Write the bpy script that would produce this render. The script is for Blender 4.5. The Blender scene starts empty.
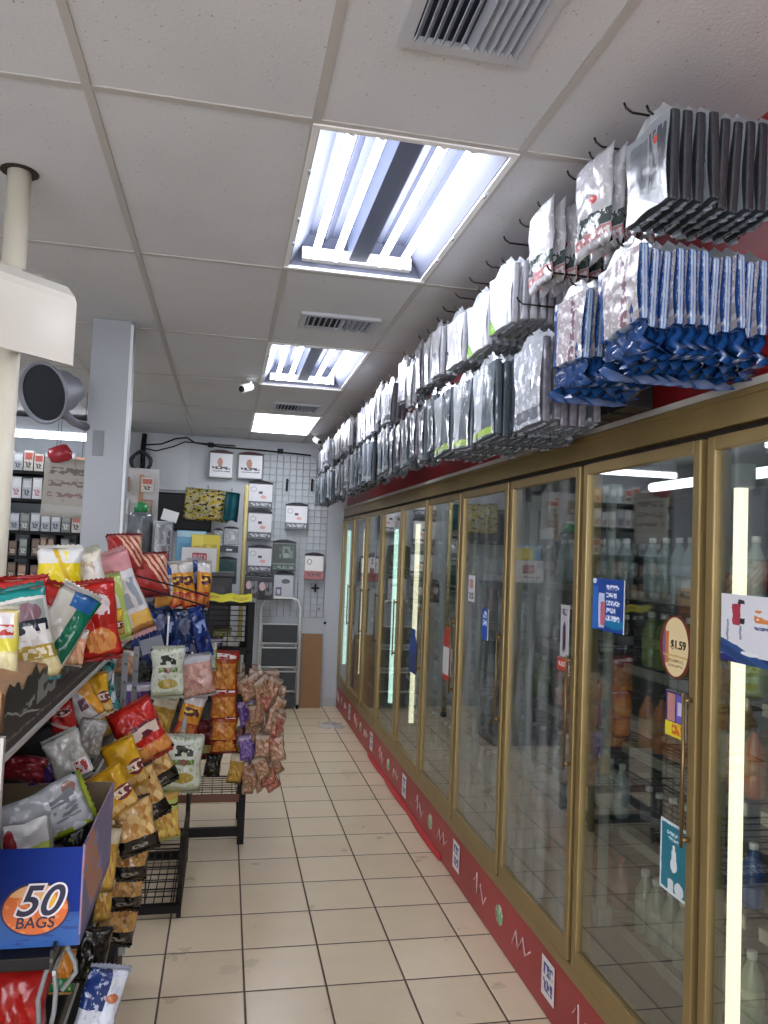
import bpy, bmesh, math, random
from mathutils import Vector, Matrix, Euler
RND = random.Random(7)
C = bpy.context.scene.collection
PI = math.pi
# ------------------------------------------------------------------ camera
CAM = Vector((0, 0, 1.78)); FPX = 772.0
v1 = Vector((-158, 33, 772)).normalized()
v2 = Vector((3816, 192, 772)); v2 = (v2 - v1*v2.dot(v1)).normalized()
v3 = v1.cross(v2)
if v3.y > 0: v3 = -v3
ROWS = [Vector((v2[i], v1[i], v3[i])) for i in range(3)]   # image right / down / forward in world axes
cam_d = bpy.data.cameras.new('camera'); cam = bpy.data.objects.new('camera', cam_d); C.objects.link(cam)
bpy.context.scene.camera = cam
m = Matrix((ROWS[0], -ROWS[1], -ROWS[2])).transposed().to_4x4(); m.translation = CAM
cam.matrix_world = m
cam_d.sensor_fit = 'VERTICAL'; cam_d.sensor_height = 36; cam_d.lens = FPX/1024*36
cam_d.clip_start = .02

def at(px, py, y=None, x=None, z=None):
    """the point of the place that was measured at this pixel, on the plane y=, x= or z="""
    d = ROWS[0]*(px-384) + ROWS[1]*(py-512) + ROWS[2]*FPX
    if y is not None: k = (y-CAM.y)/d.y
    elif x is not None: k = (x-CAM.x)/d.x
    else: k = (z-CAM.z)/d.z
    return CAM + d*k
def mpp(p): return ROWS[2].dot(Vector(p)-CAM)/FPX           # metres per pixel at a point

# ------------------------------------------------------------------ materials
def lin(c):
    if isinstance(c, str):
        c = c.lstrip('#'); c = [int(c[i:i+2], 16)/255 for i in (0, 2, 4)]
    return tuple(((v/12.92) if v <= .04045 else ((v+.055)/1.055)**2.4) for v in c[:3]) + (1,)
class NT:
    def __init__(s, name):
        s.m = bpy.data.materials.new(name); s.m.use_nodes = True
        s.t = s.m.node_tree; s.n = s.t.nodes; s.b = s.n['Principled BSDF']; s.out = s.n['Material Output']
    def new(s, ty, **kw):
        n = s.n.new(ty)
        for k, v in kw.items(): setattr(n, k, v)
        return n
    def link(s, a, b): s.t.links.new(a, b)
    def put(s, v, sock):
        if isinstance(v, bpy.types.NodeSocket): s.link(v, sock)
        else: sock.default_value = v
    def math(s, op, a, b=0.0, clamp=False):
        n = s.new('ShaderNodeMath', operation=op, use_clamp=clamp); s.put(a, n.inputs[0]); s.put(b, n.inputs[1]); return n.outputs[0]
    def mix(s, f, a, b):
        n = s.new('ShaderNodeMix', data_type='RGBA'); s.put(f, n.inputs[0]); s.put(a, n.inputs[6]); s.put(b, n.inputs[7]); return n.outputs[2]
    def noise(s, vec, scale, detail=2, rough=.5):
        n = s.new('ShaderNodeTexNoise'); n.inputs['Scale'].default_value = scale; n.inputs['Detail'].default_value = detail
        n.inputs['Roughness'].default_value = rough
        if vec is not None: s.link(vec, n.inputs['Vector'])
        return n.outputs['Fac']
    def bump(s, h, strength=.3, dist=.01):
        n = s.new('ShaderNodeBump'); n.inputs['Strength'].default_value = strength; n.inputs['Distance'].default_value = dist
        s.link(h, n.inputs['Height']); s.link(n.outputs[0], s.b.inputs['Normal'])
    def coord(s, which='Object'): return s.new('ShaderNodeTexCoord').outputs[which]
MATS = {}
def M(name, col, rough=.5, metal=0., var=.06, scale=6., bump=0., bscale=60., coat=0., emit=0., spec=.5):
    if name in MATS: return MATS[name]
    t = NT(name); b = t.b; col = lin(col)
    co = t.coord()
    if var:
        nz = t.noise(co, scale, 4)
        lo = tuple(max(0, c*(1-var*2.2)) for c in col[:3])+(1,); hi = tuple(min(1, c*(1+var)) for c in col[:3])+(1,)
        t.link(t.mix(nz, lo, hi), b.inputs['Base Color'])
    else: b.inputs['Base Color'].default_value = col
    b.inputs['Roughness'].default_value = rough; b.inputs['Metallic'].default_value = metal
    b.inputs['Coat Weight'].default_value = coat; b.inputs['Specular IOR Level'].default_value = spec
    if bump: t.bump(t.noise(co, bscale, 3), bump, .004)
    if emit:
        b.inputs['Emission Color'].default_value = col; b.inputs['Emission Strength'].default_value = emit
    MATS[name] = t.m; return t.m
def ART(name, base, layers=(), rough=.2, wrinkle=.5, wscale=5., metal=0.):
    """printed film: flat artwork in the mesh's own UV square, plus a wrinkled surface"""
    t = NT(name); b = t.b
    uv = t.coord('UV'); sp = t.new('ShaderNodeSeparateXYZ'); t.link(uv, sp.inputs[0])
    nz = t.noise(uv, 7, 2); wob = t.math('MULTIPLY', t.math('SUBTRACT', nz, .5), .05)
    u = t.math('ADD', sp.outputs[0], wob); v = t.math('ADD', sp.outputs[1], wob)
    rng = lambda x, a, c: t.math('MULTIPLY', t.math('GREATER_THAN', x, a), t.math('LESS_THAN', x, c))
    col = lin(base)
    for L in layers:
        k = L[0]
        if k == 'band': mk = rng(v, L[1], L[2]); c = lin(L[3])
        elif k == 'col': mk = rng(u, L[1], L[2]); c = lin(L[3])
        elif k == 'rect': mk = t.math('MULTIPLY', rng(u, L[1], L[2]), rng(v, L[3], L[4])); c = lin(L[5])
        elif k == 'diag': mk = rng(t.math('ADD', t.math('MULTIPLY', u, L[1]), t.math('MULTIPLY', v, L[2])), L[3], L[4]); c = lin(L[5])
        elif k == 'ell':
            a = t.math('DIVIDE', t.math('SUBTRACT', u, L[1]), L[3]); d = t.math('DIVIDE', t.math('SUBTRACT', v, L[2]), L[4])
            mk = t.math('LESS_THAN', t.math('ADD', t.math('MULTIPLY', a, a), t.math('MULTIPLY', d, d)), 1); c = lin(L[5])
        elif k == 'chips':                       # a picture or a clear window full of chips
            mk = t.math('MULTIPLY', rng(u, L[1], L[2]), rng(v, L[3], L[4]))
            vo = t.new('ShaderNodeTexVoronoi'); vo.inputs['Scale'].default_value = L[7]; t.link(uv, vo.inputs['Vector'])
            s2 = t.new('ShaderNodeSeparateXYZ'); t.link(vo.outputs['Color'], s2.inputs[0])
            c = t.mix(s2.outputs[0], lin(L[5]), lin(L[6]))
        elif k == 'glyph':                       # a printed line too small to read
            inside = t.math('MULTIPLY', rng(sp.outputs[0], L[1], L[2]), rng(sp.outputs[1], L[3], L[4]))
            mp = t.new('ShaderNodeMapping'); t.link(uv, mp.inputs[0]); mp.inputs['Scale'].default_value = (L[6]/(L[2]-L[1]), 1.6/(L[4]-L[3]), 1)
            mk = t.math('MULTIPLY', inside, t.math('GREATER_THAN', t.noise(mp.outputs[0], 1.0, 1), .47)); c = lin(L[5])
        elif k == 'speck':                       # mottled print
            mk = t.math('GREATER_THAN', t.noise(uv, L[1], 2), L[2]); c = lin(L[3])
        col = t.mix(mk, col, c)
    t.put(col, b.inputs['Base Color'])
    b.inputs['Roughness'].default_value = rough; b.inputs['Metallic'].default_value = metal
    if wrinkle: t.bump(t.noise(t.coord(), wscale*3.4, 1.6, .45), min(1, wrinkle*1.2), .03)
    MATS[name] = t.m; return t.m

# ------------------------------------------------------------------ mesh helpers
class MB:
    def __init__(s): s.bm = bmesh.new(); s.uv = s.bm.loops.layers.uv.new('uv')
    def _f(s, vs, mi=0, smooth=False, uvs=None):
        try: f = s.bm.faces.new(vs)
        except ValueError: return None
        f.material_index = mi; f.smooth = smooth
        if uvs:
            for l, q in zip(f.loops, uvs): l[s.uv].uv = q
        return f
    def box(s, c, d, mi=0, rot=None, taper=1., bev=0.):
        x, y, z = (q/2 for q in d); c = Vector(c); vs = []
        for k in (-1, 1):
            f = 1. if k < 0 else taper
            for (a, b_) in ((-1, -1), (1, -1), (1, 1), (-1, 1)):
                p = Vector((a*x*f, b_*y*f, k*z))
                if rot is not None: p = rot @ p
                vs.append(s.bm.verts.new(c+p))
        q = [(0, 0), (1, 0), (1, 1), (0, 1)]; fs = []
        for idx in ((0, 1, 5, 4), (1, 2, 6, 5), (2, 3, 7, 6), (3, 0, 4, 7)): fs.append(s._f([vs[i] for i in idx], mi, False, q))
        fs.append(s._f([vs[i] for i in (4, 5, 6, 7)], mi, False, q)); fs.append(s._f([vs[i] for i in (3, 2, 1, 0)], mi, False, q))
        if bev:
            es = list({e for f in fs for e in f.edges})
            r = bmesh.ops.bevel(s.bm, geom=es, offset=bev, segments=2, affect='EDGES', profile=.6, clamp_overlap=True)
            for f in r['faces']: f.material_index = mi
        return s
    def bx(s, x0, x1, y0, y1, z0, z1, mi=0, bev=0.):
        return s.box(((x0+x1)/2, (y0+y1)/2, (z0+z1)/2), (x1-x0, y1-y0, z1-z0), mi, bev=bev)
    def tube(s, pts, r, n=6, mi=0, cap=True, smooth=True):
        pts = [Vector(p) for p in pts]; rings = []
        rr = r if isinstance(r, (list, tuple)) else [r]*len(pts)
        up = None
        for i, p in enumerate(pts):
            d = (pts[min(i+1, len(pts)-1)]-pts[max(i-1, 0)]).normalized()
            if up is None:
                up = Vector((0, 0, 1)) if abs(d.z) < .9 else Vector((1, 0, 0))
            a = d.cross(up).normalized(); b_ = a.cross(d).normalized(); up = b_
            rings.append([s.bm.verts.new(p+(a*math.cos(2*PI*k/n)+b_*math.sin(2*PI*k/n))*rr[i]) for k in range(n)])
        for A, B in zip(rings, rings[1:]):
            for k in range(n): s._f([A[k], A[(k+1) % n], B[(k+1) % n], B[k]], mi, smooth)
        if cap: s._f(rings[0][::-1], mi); s._f(rings[-1], mi)
        return s
    def lathe(s, prof, n=16, mi=0, o=(0, 0, 0), axis=None, smooth=True, mis=None):
        o = Vector(o); R = axis if axis is not None else Matrix.Identity(3); rings = []
        for (r, z) in prof:
            rings.append([s.bm.verts.new(o+R @ Vector((r*math.cos(2*PI*k/n), r*math.sin(2*PI*k/n), z))) for k in range(n)])
        for i, (A, B) in enumerate(zip(rings, rings[1:])):
            for k in range(n):
                s._f([A[k], A[(k+1) % n], B[(k+1) % n], B[k]], mis[i] if mis else mi, smooth,
                     [(k/n, prof[i][1]), ((k+1)/n, prof[i][1]), ((k+1)/n, prof[i+1][1]), (k/n, prof[i+1][1])])
        if prof[0][0] > 1e-5: s._f(rings[0][::-1], mis[0] if mis else mi)
        if prof[-1][0] > 1e-5: s._f(rings[-1], mis[-1] if mis else mi)
        return s
    def grid(s, fn, nu, nv, mi=0, smooth=True):
        V = [[s.bm.verts.new(fn(i/nu, j/nv)) for i in range(nu+1)] for j in range(nv+1)]
        for j in range(nv):
            for i in range(nu):
                s._f([V[j][i], V[j][i+1], V[j+1][i+1], V[j+1][i]], mi, smooth,
                     [(i/nu, j/nv), ((i+1)/nu, j/nv), ((i+1)/nu, (j+1)/nv), (i/nu, (j+1)/nv)])
        return s
    def prism(s, poly, y0, y1, mi=0):            # polygon in x,z run along y
        A = [s.bm.verts.new((p[0], y0, p[1])) for p in poly]; B = [s.bm.verts.new((p[0], y1, p[1])) for p in poly]
        n = len(poly)
        for k in range(n): s._f([A[k], A[(k+1) % n], B[(k+1) % n], B[k]], mi)
        s._f(A[::-1], mi); s._f(B, mi); return s
    def me(s, name, mats):
        bmesh.ops.recalc_face_normals(s.bm, faces=s.bm.faces[:])
        me = bpy.data.meshes.new(name); s.bm.to_mesh(me); s.bm.free()
        for q in (mats if isinstance(mats, (list, tuple)) else [mats]): me.materials.append(q)
        return me
    def obj(s, name, mats, parent=None, loc=None, rot=None):
        return link(name, s.me(name, mats), parent, loc, rot)
def link(name, me, parent=None, loc=None, rot=None):
    o = bpy.data.objects.new(name, me); C.objects.link(o)
    if parent is not None: o.parent = parent
    if loc is not None: o.location = loc
    if rot is not None: o.rotation_euler = rot
    return o
def tag(o, label, cat, group=None, kind=None):
    o['label'] = label; o['category'] = cat
    if group: o['group'] = group
    if kind: o['kind'] = kind
    return o
def thing(name, label, cat, loc=(0, 0, 0), rot=(0, 0, 0), group=None):
    return tag(link(name, None, None, loc, rot), label, cat, group)
def struct(name, mb, mats):
    o = mb.obj(name, mats); o['kind'] = 'structure'; return o
def dup(root, loc=None, rot=None, label=None, group=None):
    r = root.copy(); C.objects.link(r)
    if loc is not None: r.location = loc
    if rot is not None: r.rotation_euler = rot
    if label: r['label'] = label
    if group: r['group'] = group
    for ch in root.children:
        c = ch.copy(); C.objects.link(c); c.parent = r
        for g in ch.children:
            d = g.copy(); C.objects.link(d); d.parent = c
    return r
def text(name, body, size, mat, parent, loc, rot, depth=.0008, shear=0., bold=0.):
    cu = bpy.data.curves.new('lettering', 'FONT'); cu.body = body; cu.size = size; cu.extrude = depth
    cu.align_x = 'CENTER'; cu.align_y = 'CENTER'; cu.shear = shear; cu.offset = bold
    tmp = bpy.data.objects.new('lettering', cu); C.objects.link(tmp)
    dg = bpy.context.evaluated_depsgraph_get(); dg.update()
    me = bpy.data.meshes.new_from_object(tmp.evaluated_get(dg))
    bpy.data.objects.remove(tmp); bpy.data.curves.remove(cu)
    me.materials.clear(); me.materials.append(mat)
    return link(name, me, parent, loc, rot)

# ------------------------------------------------------------------ common materials
BRASS = M('anodised_brass', '#978153', .38, .45, .08, 9); BRASS_D = M('dark_gap', '#2a2118', .7, 0, .1)
BLACK = M('black_painted_metal', '#141211', .6, 0, .15, 20, spec=.3); WIRE = M('dark_wire', '#231d1a', .4, .5, .1, 30)
WHITE = M('white_enamel', '#e8e8e6', .35, 0, .03); CREAM = M('cream_paint', '#d8d2bf', .45, 0, .05)
GREY = M('grey_paint', '#8d9096', .5, 0, .06); CHROME = M('chrome', '#c9c9c9', .2, .9, .03)
CARD = M('brown_cardboard', '#a37f58', .8, 0, .08, 14, .15); KNOB = M('bronze_handle', '#7a6440', .3, .7, .1)

def tube_light(name, strength, col):
    t = NT(name); t.b.inputs['Base Color'].default_value = (.8, .8, .8, 1)
    t.b.inputs['Emission Color'].default_value = lin(col); t.b.inputs['Emission Strength'].default_value = strength
    return t.m
TUBE = tube_light('fluorescent_tube_glow', 19., '#eef2ff'); PANEL = tube_light('lit_diffuser', 8., '#f3f6ff')
COOLW = tube_light('cooler_tube_warm', 1.5, '#fff6d2'); COOLC = tube_light('cooler_tube_cool', 1.7, '#d9fff2')
STRIP = tube_light('shelf_strip_glow', 6., '#f4f6ff')
def glass(name, fog=0.):
    t = NT(name); t.n.remove(t.b)
    tr = t.new('ShaderNodeBsdfTransparent'); tr.inputs[0].default_value = (.80, .84, .82, 1)
    gl = t.new('ShaderNodeBsdfGlossy'); gl.inputs['Roughness'].default_value = .015; gl.inputs[0].default_value = (1, 1, 1, 1)
    fr = t.new('ShaderNodeFresnel'); gm = t.new('ShaderNodeNewGeometry')
    t.link(t.math('ADD', 2.1, t.math('MULTIPLY', gm.outputs['Backfacing'], 1/2.1-2.1)), fr.inputs[0])
    mx = t.new('ShaderNodeMixShader'); t.link(fr.outputs[0], mx.inputs[0]); t.link(tr.outputs[0], mx.inputs[1]); t.link(gl.outputs[0], mx.inputs[2])
    o = mx.outputs[0]
    if fog:
        df = t.new('ShaderNodeBsdfDiffuse'); df.inputs[0].default_value = (.62, .66, .66, 1)
        co = t.coord(); mp = t.new('ShaderNodeMapping'); t.link(co, mp.inputs[0]); mp.inputs['Scale'].default_value = (1, 5.5, 1.3)
        f = t.math('MULTIPLY', t.math('SUBTRACT', t.noise(mp.outputs[0], 1.6, 4, .6), .38, True), fog, True)
        m2 = t.new('ShaderNodeMixShader'); t.link(f, m2.inputs[0]); t.link(o, m2.inputs[1]); t.link(df.outputs[0], m2.inputs[2]); o = m2.outputs[0]
    t.link(o, t.out.inputs[0]); return t.m
GLASS = glass('clear_door_glass', .12); FOG = glass('fogged_door_glass', .8)

# ------------------------------------------------------------------ the room
XL, XR, YB, YF, ZC = -3.3, 2.35, 8.8, -3.2, 2.98
def floor_mat():
    t = NT('beige_floor_tiles'); g = t.new('ShaderNodeNewGeometry'); sp = t.new('ShaderNodeSeparateXYZ'); t.link(g.outputs['Position'], sp.inputs[0])
    P = .33
    fx = t.math('DIVIDE', t.math('ADD', sp.outputs[0], -.49+33), P); fy = t.math('DIVIDE', t.math('ADD', sp.outputs[1], -3.215+33), P)
    def edge(f):
        a = t.math('FRACT', f); return t.math('MINIMUM', a, t.math('SUBTRACT', 1., a))
    e = t.math('MINIMUM', edge(fx), edge(fy))
    cb = t.new('ShaderNodeCombineXYZ'); t.link(t.math('FLOOR', fx), cb.inputs[0]); t.link(t.math('FLOOR', fy), cb.inputs[1])
    wn = t.new('ShaderNodeTexWhiteNoise', noise_dimensions='2D'); t.link(cb.outputs[0], wn.inputs['Vector'])
    nz = t.noise(g.outputs['Position'], 5.5, 5, .6)
    f = t.math('ADD', t.math('MULTIPLY', wn.outputs['Value'], .4), t.math('MULTIPLY', nz, .6))
    tile = t.mix(f, lin('#d2be9f'), lin('#ecdabb')); tile = t.mix(t.math('GREATER_THAN', t.noise(g.outputs['Position'], 2.3, 5), .66), tile, lin('#d3c0a3'))
    gm = t.math('LESS_THAN', e, .0125)
    t.link(t.mix(gm, tile, lin('#57483a')), t.b.inputs['Base Color'])
    t.link(t.math('ADD', t.math('MULTIPLY', gm, .45), t.math('ADD', .22, t.math('MULTIPLY', nz, .16))), t.b.inputs['Roughness'])
    mr = t.new('ShaderNodeMapRange'); t.link(e, mr.inputs[0]); mr.inputs[1].default_value = .006; mr.inputs[2].default_value = .022
    t.bump(mr.outputs[0], .5, .004); return t.m
def ceil_mat():
    t = NT('speckled_ceiling_tile'); g = t.coord()
    a = t.noise(g, 3.2, 4); b = t.noise(g, 90, 2)
    c = t.mix(a, lin('#c1c3c6'), lin('#d0d2d5')); c = t.mix(t.math('GREATER_THAN', b, .71), c, lin('#a09a90'))
    t.link(c, t.b.inputs['Base Color']); t.b.inputs['Roughness'].default_value = .85; t.bump(t.noise(g, 130, 2), .25, .004); return t.m
WALLM = M('pale_grey_wall_paint', '#c3c8cd', .6, 0, .04, 2.5)
struct('floor', MB().bx(XL, XR, YF, YB+.1, -.08, 0), floor_mat())
HOLES = {(.19, .79): [(-.27, .9), (2.13, 3.26), (4.53, 5.70), (6.97, 8.11)], (-2.85, -2.26): [(.7, 1.87), (3.5, 4.67), (5.9, 7.07)], (-1.63, -1.04): [(-2.4, -1.23)]}
cm = MB(); xs = sorted([XL, XR]+[q for h in HOLES for q in h])
for xa, xb in zip(xs, xs[1:]):
    ys = [YF]+[q for h in HOLES.get((xa, xb), []) for q in h]+[YB+.1]
    for k in range(0, len(ys), 2): cm.bx(xa, xb, ys[k], ys[k+1], ZC, ZC+.17)
struct('ceiling', cm, ceil_mat())
struct('wall_back', MB().bx(XL, XR, YB, YB+.1, 0, ZC), WALLM)
struct('wall_left', MB().bx(XL-.1, XL, YF, YB+.1, 0, ZC), WALLM)
wf = MB().bx(XL, XR, YF-.1, YF, 0, .5).bx(XL, XR, YF-.1, YF, 2.7, ZC).bx(1.1, XR, YF-.1, YF, .5, 2.7).bx(XL, -3.1, YF-.1, YF, .5, 2.7)
struct('wall_front', wf, WALLM)
FILL_GLOW = tube_light('added_fill_glow', 5., '#f3f6ff')  # unseen glowing panes added behind the camera to brighten floor and ceiling
for i in range(3):
    x0 = -3.1+1.4*i
    f = MB().bx(x0, x0+.05, YF-.07, YF-.02, .5, 2.7).bx(x0+1.35, x0+1.4, YF-.07, YF-.02, .5, 2.7).bx(x0+.05, x0+1.35, YF-.07, YF-.02, .5, .55).bx(x0+.05, x0+1.35, YF-.07, YF-.02, 2.65, 2.7)
    f = f.obj('window_%d' % (i+1), GREY); f['kind'] = 'structure'  # window frames added out of view around the fill panes
    MB().bx(x0+.05, x0+1.35, YF-.05, YF-.04, .55, 2.65).obj('added_fill_pane', FILL_GLOW, f)
struct('wall_right', MB().bx(XR, XR+.1, YF, YB+.1, 0, ZC), M('cooler_room_wall', '#6d7274', .6))
REDW = ART('red_banner_wall', '#8e1f22', [('speck', 14, .6, '#a52a2a'), ('diag', .5, 12, 7.3, 8.6, '#b9362f')], .45, 0)
t_ = struct('wall_red', MB().bx(1.345, 1.40, YF, YB, 2.243, ZC), M('red_fascia_wall', '#952024', .4, 0, .25, 1.6))
struct('trim_1', MB().bx(1.318, 1.345, YF, YB, 2.245, 2.268), M('white_trim', '#cfc9c0', .5))
bar = MB()
XG = [-2.86, -2.25, -1.64, -1.03, -.42, .19, .80]
for x in XG: bar.bx(x-.012, x+.012, YF, YB, ZC-.005, ZC)
YG = [2.115+1.19*k for k in range(-4, 6)]
for y in YG:
    for x0, x1 in zip([XL]+XG, XG+[1.345]): bar.bx(x0+.012, x1-.012, y-.012, y+.012, ZC-.004, ZC)
struct('trim_2', bar, M('ceiling_grid_bar', '#b4b1ad', .5, .0, .04))
struct('baseboard_back', MB().bx(XL, 1.30, YB-.015, YB, 0, .1), M('grey_baseboard', '#b4b6b6', .5))
# ------------------------------------------------------------------ ceiling lights and vents
def troffer(y0, y1, x0, x1, label, lens=False):
    t = thing('ceiling_light', label, 'ceiling light', ((x0+x1)/2, (y0+y1)/2, ZC), group='fluorescent ceiling lights')
    w, l = (x1-x0)/2, (y1-y0)/2
    f = MB()
    f.bx(-w-.008, w+.008, -l-.008, -l+.012, -.009, 0).bx(-w-.008, w+.008, l-.012, l+.008, -.012, 0).bx(-w-.008, -w+.012, -l+.012, l-.012, -.009, 0).bx(w-.012, w+.008, -l+.012, l-.012, -.009, 0)
    f.obj('frame', WHITE, t)
    if lens:
        MB().bx(-w+.018, w-.018, -l+.018, l-.018, -.008, .0).obj('diffuser', PANEL, t); return t
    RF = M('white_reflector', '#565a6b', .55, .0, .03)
    r = MB(); wi, li, H = w-.004, l-.004, .14
    r.bx(-wi, wi, -li, li, H, H+.008).bx(-wi, wi, -li, -li+.01, 0, H).bx(-wi, wi, li-.01, li, 0, H)
    r.prism([(-wi, 0), (-wi+.012, 0), (-wi+.09, H), (-wi, H)], -li+.01, li-.01); r.prism([(wi, 0), (wi-.012, 0), (wi-.09, H), (wi, H)], -li+.01, li-.01)
    for x in (-.14, .14): r.prism([(x-.03, H), (x, H-.03), (x+.03, H)], -li+.01, li-.01)
    r.obj('reflector', RF, t)
    for sy in (-1, 1):
        MB().bx(-wi+.06, wi-.06, min(sy*li, sy*(li-.05)), max(sy*li, sy*(li-.042)), .02, .07).obj('end_plate', WHITE, t)
    bl = MB(); bl.prism([(-.05, H), (-.038, .03), (.038, .03), (.05, H)], -li+.05, li-.05); bl.obj('ballast_cover', M('ballast_cover_enamel', '#4b5265', .35, .1, .03), t)
    for x in (-.185, -.095, .095, .185):
        tb = MB().tube([(x, -l+.055, .03), (x, l-.055, .03)], .0145, 10).obj('tube', TUBE, t)
        for sy in (-1, 1): MB().tube([(x, sy*(l-.04), .03), (x, sy*(l-.066), .03)], .0165, 10).obj('socket', WHITE, tb)
    for sx in (-1, 1):
        for yy in (-.55, .1, .5):
            MB().box((sx*(w-.010), yy*l, -.016), (.008, .025, .008)).obj('latch', GREY, t)
    return t
troffer(2.13, 3.26, .19, .79, 'near ceiling light with four bare fluorescent tubes')
troffer(4.53, 5.70, .19, .79, 'middle ceiling light with four bare tubes, beside the white camera')
troffer(6.97, 8.11, .19, .79, 'ceiling light with a white glowing diffuser close to the back wall', True)
troffer(-.27, .9, .19, .79, 'unseen bare tube light added over the near end of the aisle')  # extra fixture out of view, added to brighten floor and ceiling
troffer(-2.4, -1.23, -1.63, -1.04, 'unseen bare tube light added close to the front wall')  # another unseen fixture, added behind the camera as fill light
for y, w_ in ((.7, 'at the near end'), (3.5, 'across from the near doors'), (5.9, 'by the back corner')):
    troffer(y, y+1.17, -2.85, -2.26, 'unseen bare tube light added over the far left aisle '+w_)  # unseen extra fixtures, added to light the left area
def vent(x0, x1, y0, y1, label, big=False):
    t = thing('ceiling_vent', label, 'vent', ((x0+x1)/2, (y0+y1)/2, ZC), group='ceiling air vents')
    w, l = (x1-x0)/2, (y1-y0)/2; fr = MB()
    fr.bx(-w-.03, w+.03, -l-.03, -l, -.016, 0).bx(-w-.03, w+.03, l, l+.03, -.016, 0).bx(-w-.03, -w, -l, l, -.016, 0).bx(w, w+.03, -l, l, -.016, 0)
    fr.obj('frame', M('vent_frame_paint', '#b9bcc2', .45, 0, .04), t)
    MB().bx(-w, w, -l, l, -.003, -.0005).obj('backing', M('vent_dark_inside', '#20293c', .7), t)
    n = 12
    for i in range(n):
        x = -w+(i+.5)*2*w/n; a = .62 if i < n/2 else -.62
        MB().box((x, 0, -.012), (.0025, 2*l-.004, .026), 0, Matrix.Rotation(a, 3, 'Y')).obj('slat', M('vent_slat_paint', '#a9b0bd', .45, 0, .04), t)
vent(.365, .62, 1.20, 1.69, 'large louvred ceiling vent in front of the near light')
vent(.35, .70, 3.90, 4.10, 'slim grey ceiling vent between the two bare tube lights')
vent(.36, .70, 6.42, 6.70, 'slim grey ceiling vent in front of the diffuser light')
def cctv(loc, yaw, label):
    t = thing('security_camera', label, 'camera', loc, (0, 0, yaw), 'ceiling security cameras')
    MB().lathe([(.035, 0), (.035, -.012), (.012, -.02)], 14).obj('base', WHITE, t)
    MB().tube([(0, 0, -.018), (.0, -.02, -.05), (0, -.03, -.06)], .009, 8).obj('arm', WHITE, t)
    R = Matrix.Rotation(PI/2+.35, 3, 'X')
    b = MB().lathe([(.0, -.05), (.028, -.05), (.03, -.03), (.03, .07), (.027, .075)], 16, 0, (0, -.05, -.075), R).obj('camera_body', WHITE, t)
    MB().lathe([(.024, .074), (.022, .079), (0, .08)], 16, 0, (0, -.05, -.075), R).obj('lens', M('camera_lens', '#101216', .1), b)
cctv((.12, 5.58, ZC), -.6, 'white security camera beside the middle ceiling light')
cctv((.86, 8.05, ZC), .3, 'small white security camera beside the diffuser light')

# ------------------------------------------------------------------ the wall cooler
XF = 1.308; PITCH = .755; YM = [1.165-PITCH+PITCH*k for k in range(12)]      # mullions
Y0, Y1 = YM[0], YM[-1]
co = thing('wall_cooler', 'long brass framed glass door drinks cooler along the aisle', 'cooler', (0, 0, 0))
kick_mat = ART('red_kick_banner', '#a8353a', [('speck', 9, .58, '#b8474a'), ('speck', 23, .64, '#8f2a30')], .35, 0)
MB().bx(XF, XF+.05, Y0, Y1, .005, .262).obj('kick_plate', M('red_kick_banner_print', '#ad3538', .4, 0, .18, 3.), co)
MB().bx(XF-.012, XF+.06, Y0, Y1, .262, .312, bev=.004).obj('sill', BRASS, co)
hd = MB().bx(XF-.006, XF+.06, Y0, Y1, 2.152, 2.243, bev=.004); hd.bx(XF-.012, XF-.006, Y0, Y1, 2.222, 2.236); hd.obj('header', BRASS, co)
MB().bx(XF+.02, XF+.06, Y0, Y1, 2.128, 2.152).obj('header_gap', BRASS_D, co)
INT = M('cooler_inner_lining', '#4a4e4d', .6, .0, .1, 3)
body = MB().bx(XF+.05, 2.33, Y0, Y1, 0, .30).bx(XF+.05, 2.33, Y0, Y1, 2.14, 2.235).bx(2.29, 2.33, Y0, Y1, .3, 2.12)
body.bx(XF+.05, 2.29, Y0-.03, Y0, .3, 2.12).bx(XF, 2.29, Y1, Y1+.03, 0, 2.21); body.obj('body', INT, co)
LIT = {1.92: COOLW, 5.695: COOLW, 6.45: COOLC, 7.96: COOLW, 8.715: COOLC}
for y in YM:
    MB().bx(XF+.012, XF+.06, y-.014, y+.014, .312, 2.13).obj('mullion', BRASS, co)
for k, y in enumerate(YM):
    g = [q for q in LIT if abs(q-y) < .05]
    tm = LIT[g[0]] if g else M('unlit_cooler_tube', '#aab0ac', .4)
    yy = y+.028 if k < 11 else y-.055; xt = 1.43 if k < 11 else 1.362
    tb = MB().tube([(xt, yy, .50), (xt, yy, 2.0)], .019, 12).obj('light_tube', tm, co)
    for za, zb in ((.43, .50), (2.0, 2.07)): MB().bx(xt-.024, xt+.03, yy-.026, yy+.026, za, zb, bev=.006).obj('tube_socket', M('tube_socket_plastic', '#9aa09d', .5), tb)
MB().tube([(1.56, 1.98, 2.06), (1.56, 2.64, 2.06)], .017, 10).obj('light_tube', tube_light('cooler_top_tube', 3., '#f4f8ff'), co)
ZS = [.46, .80, 1.11, 1.40, 1.67]
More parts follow.
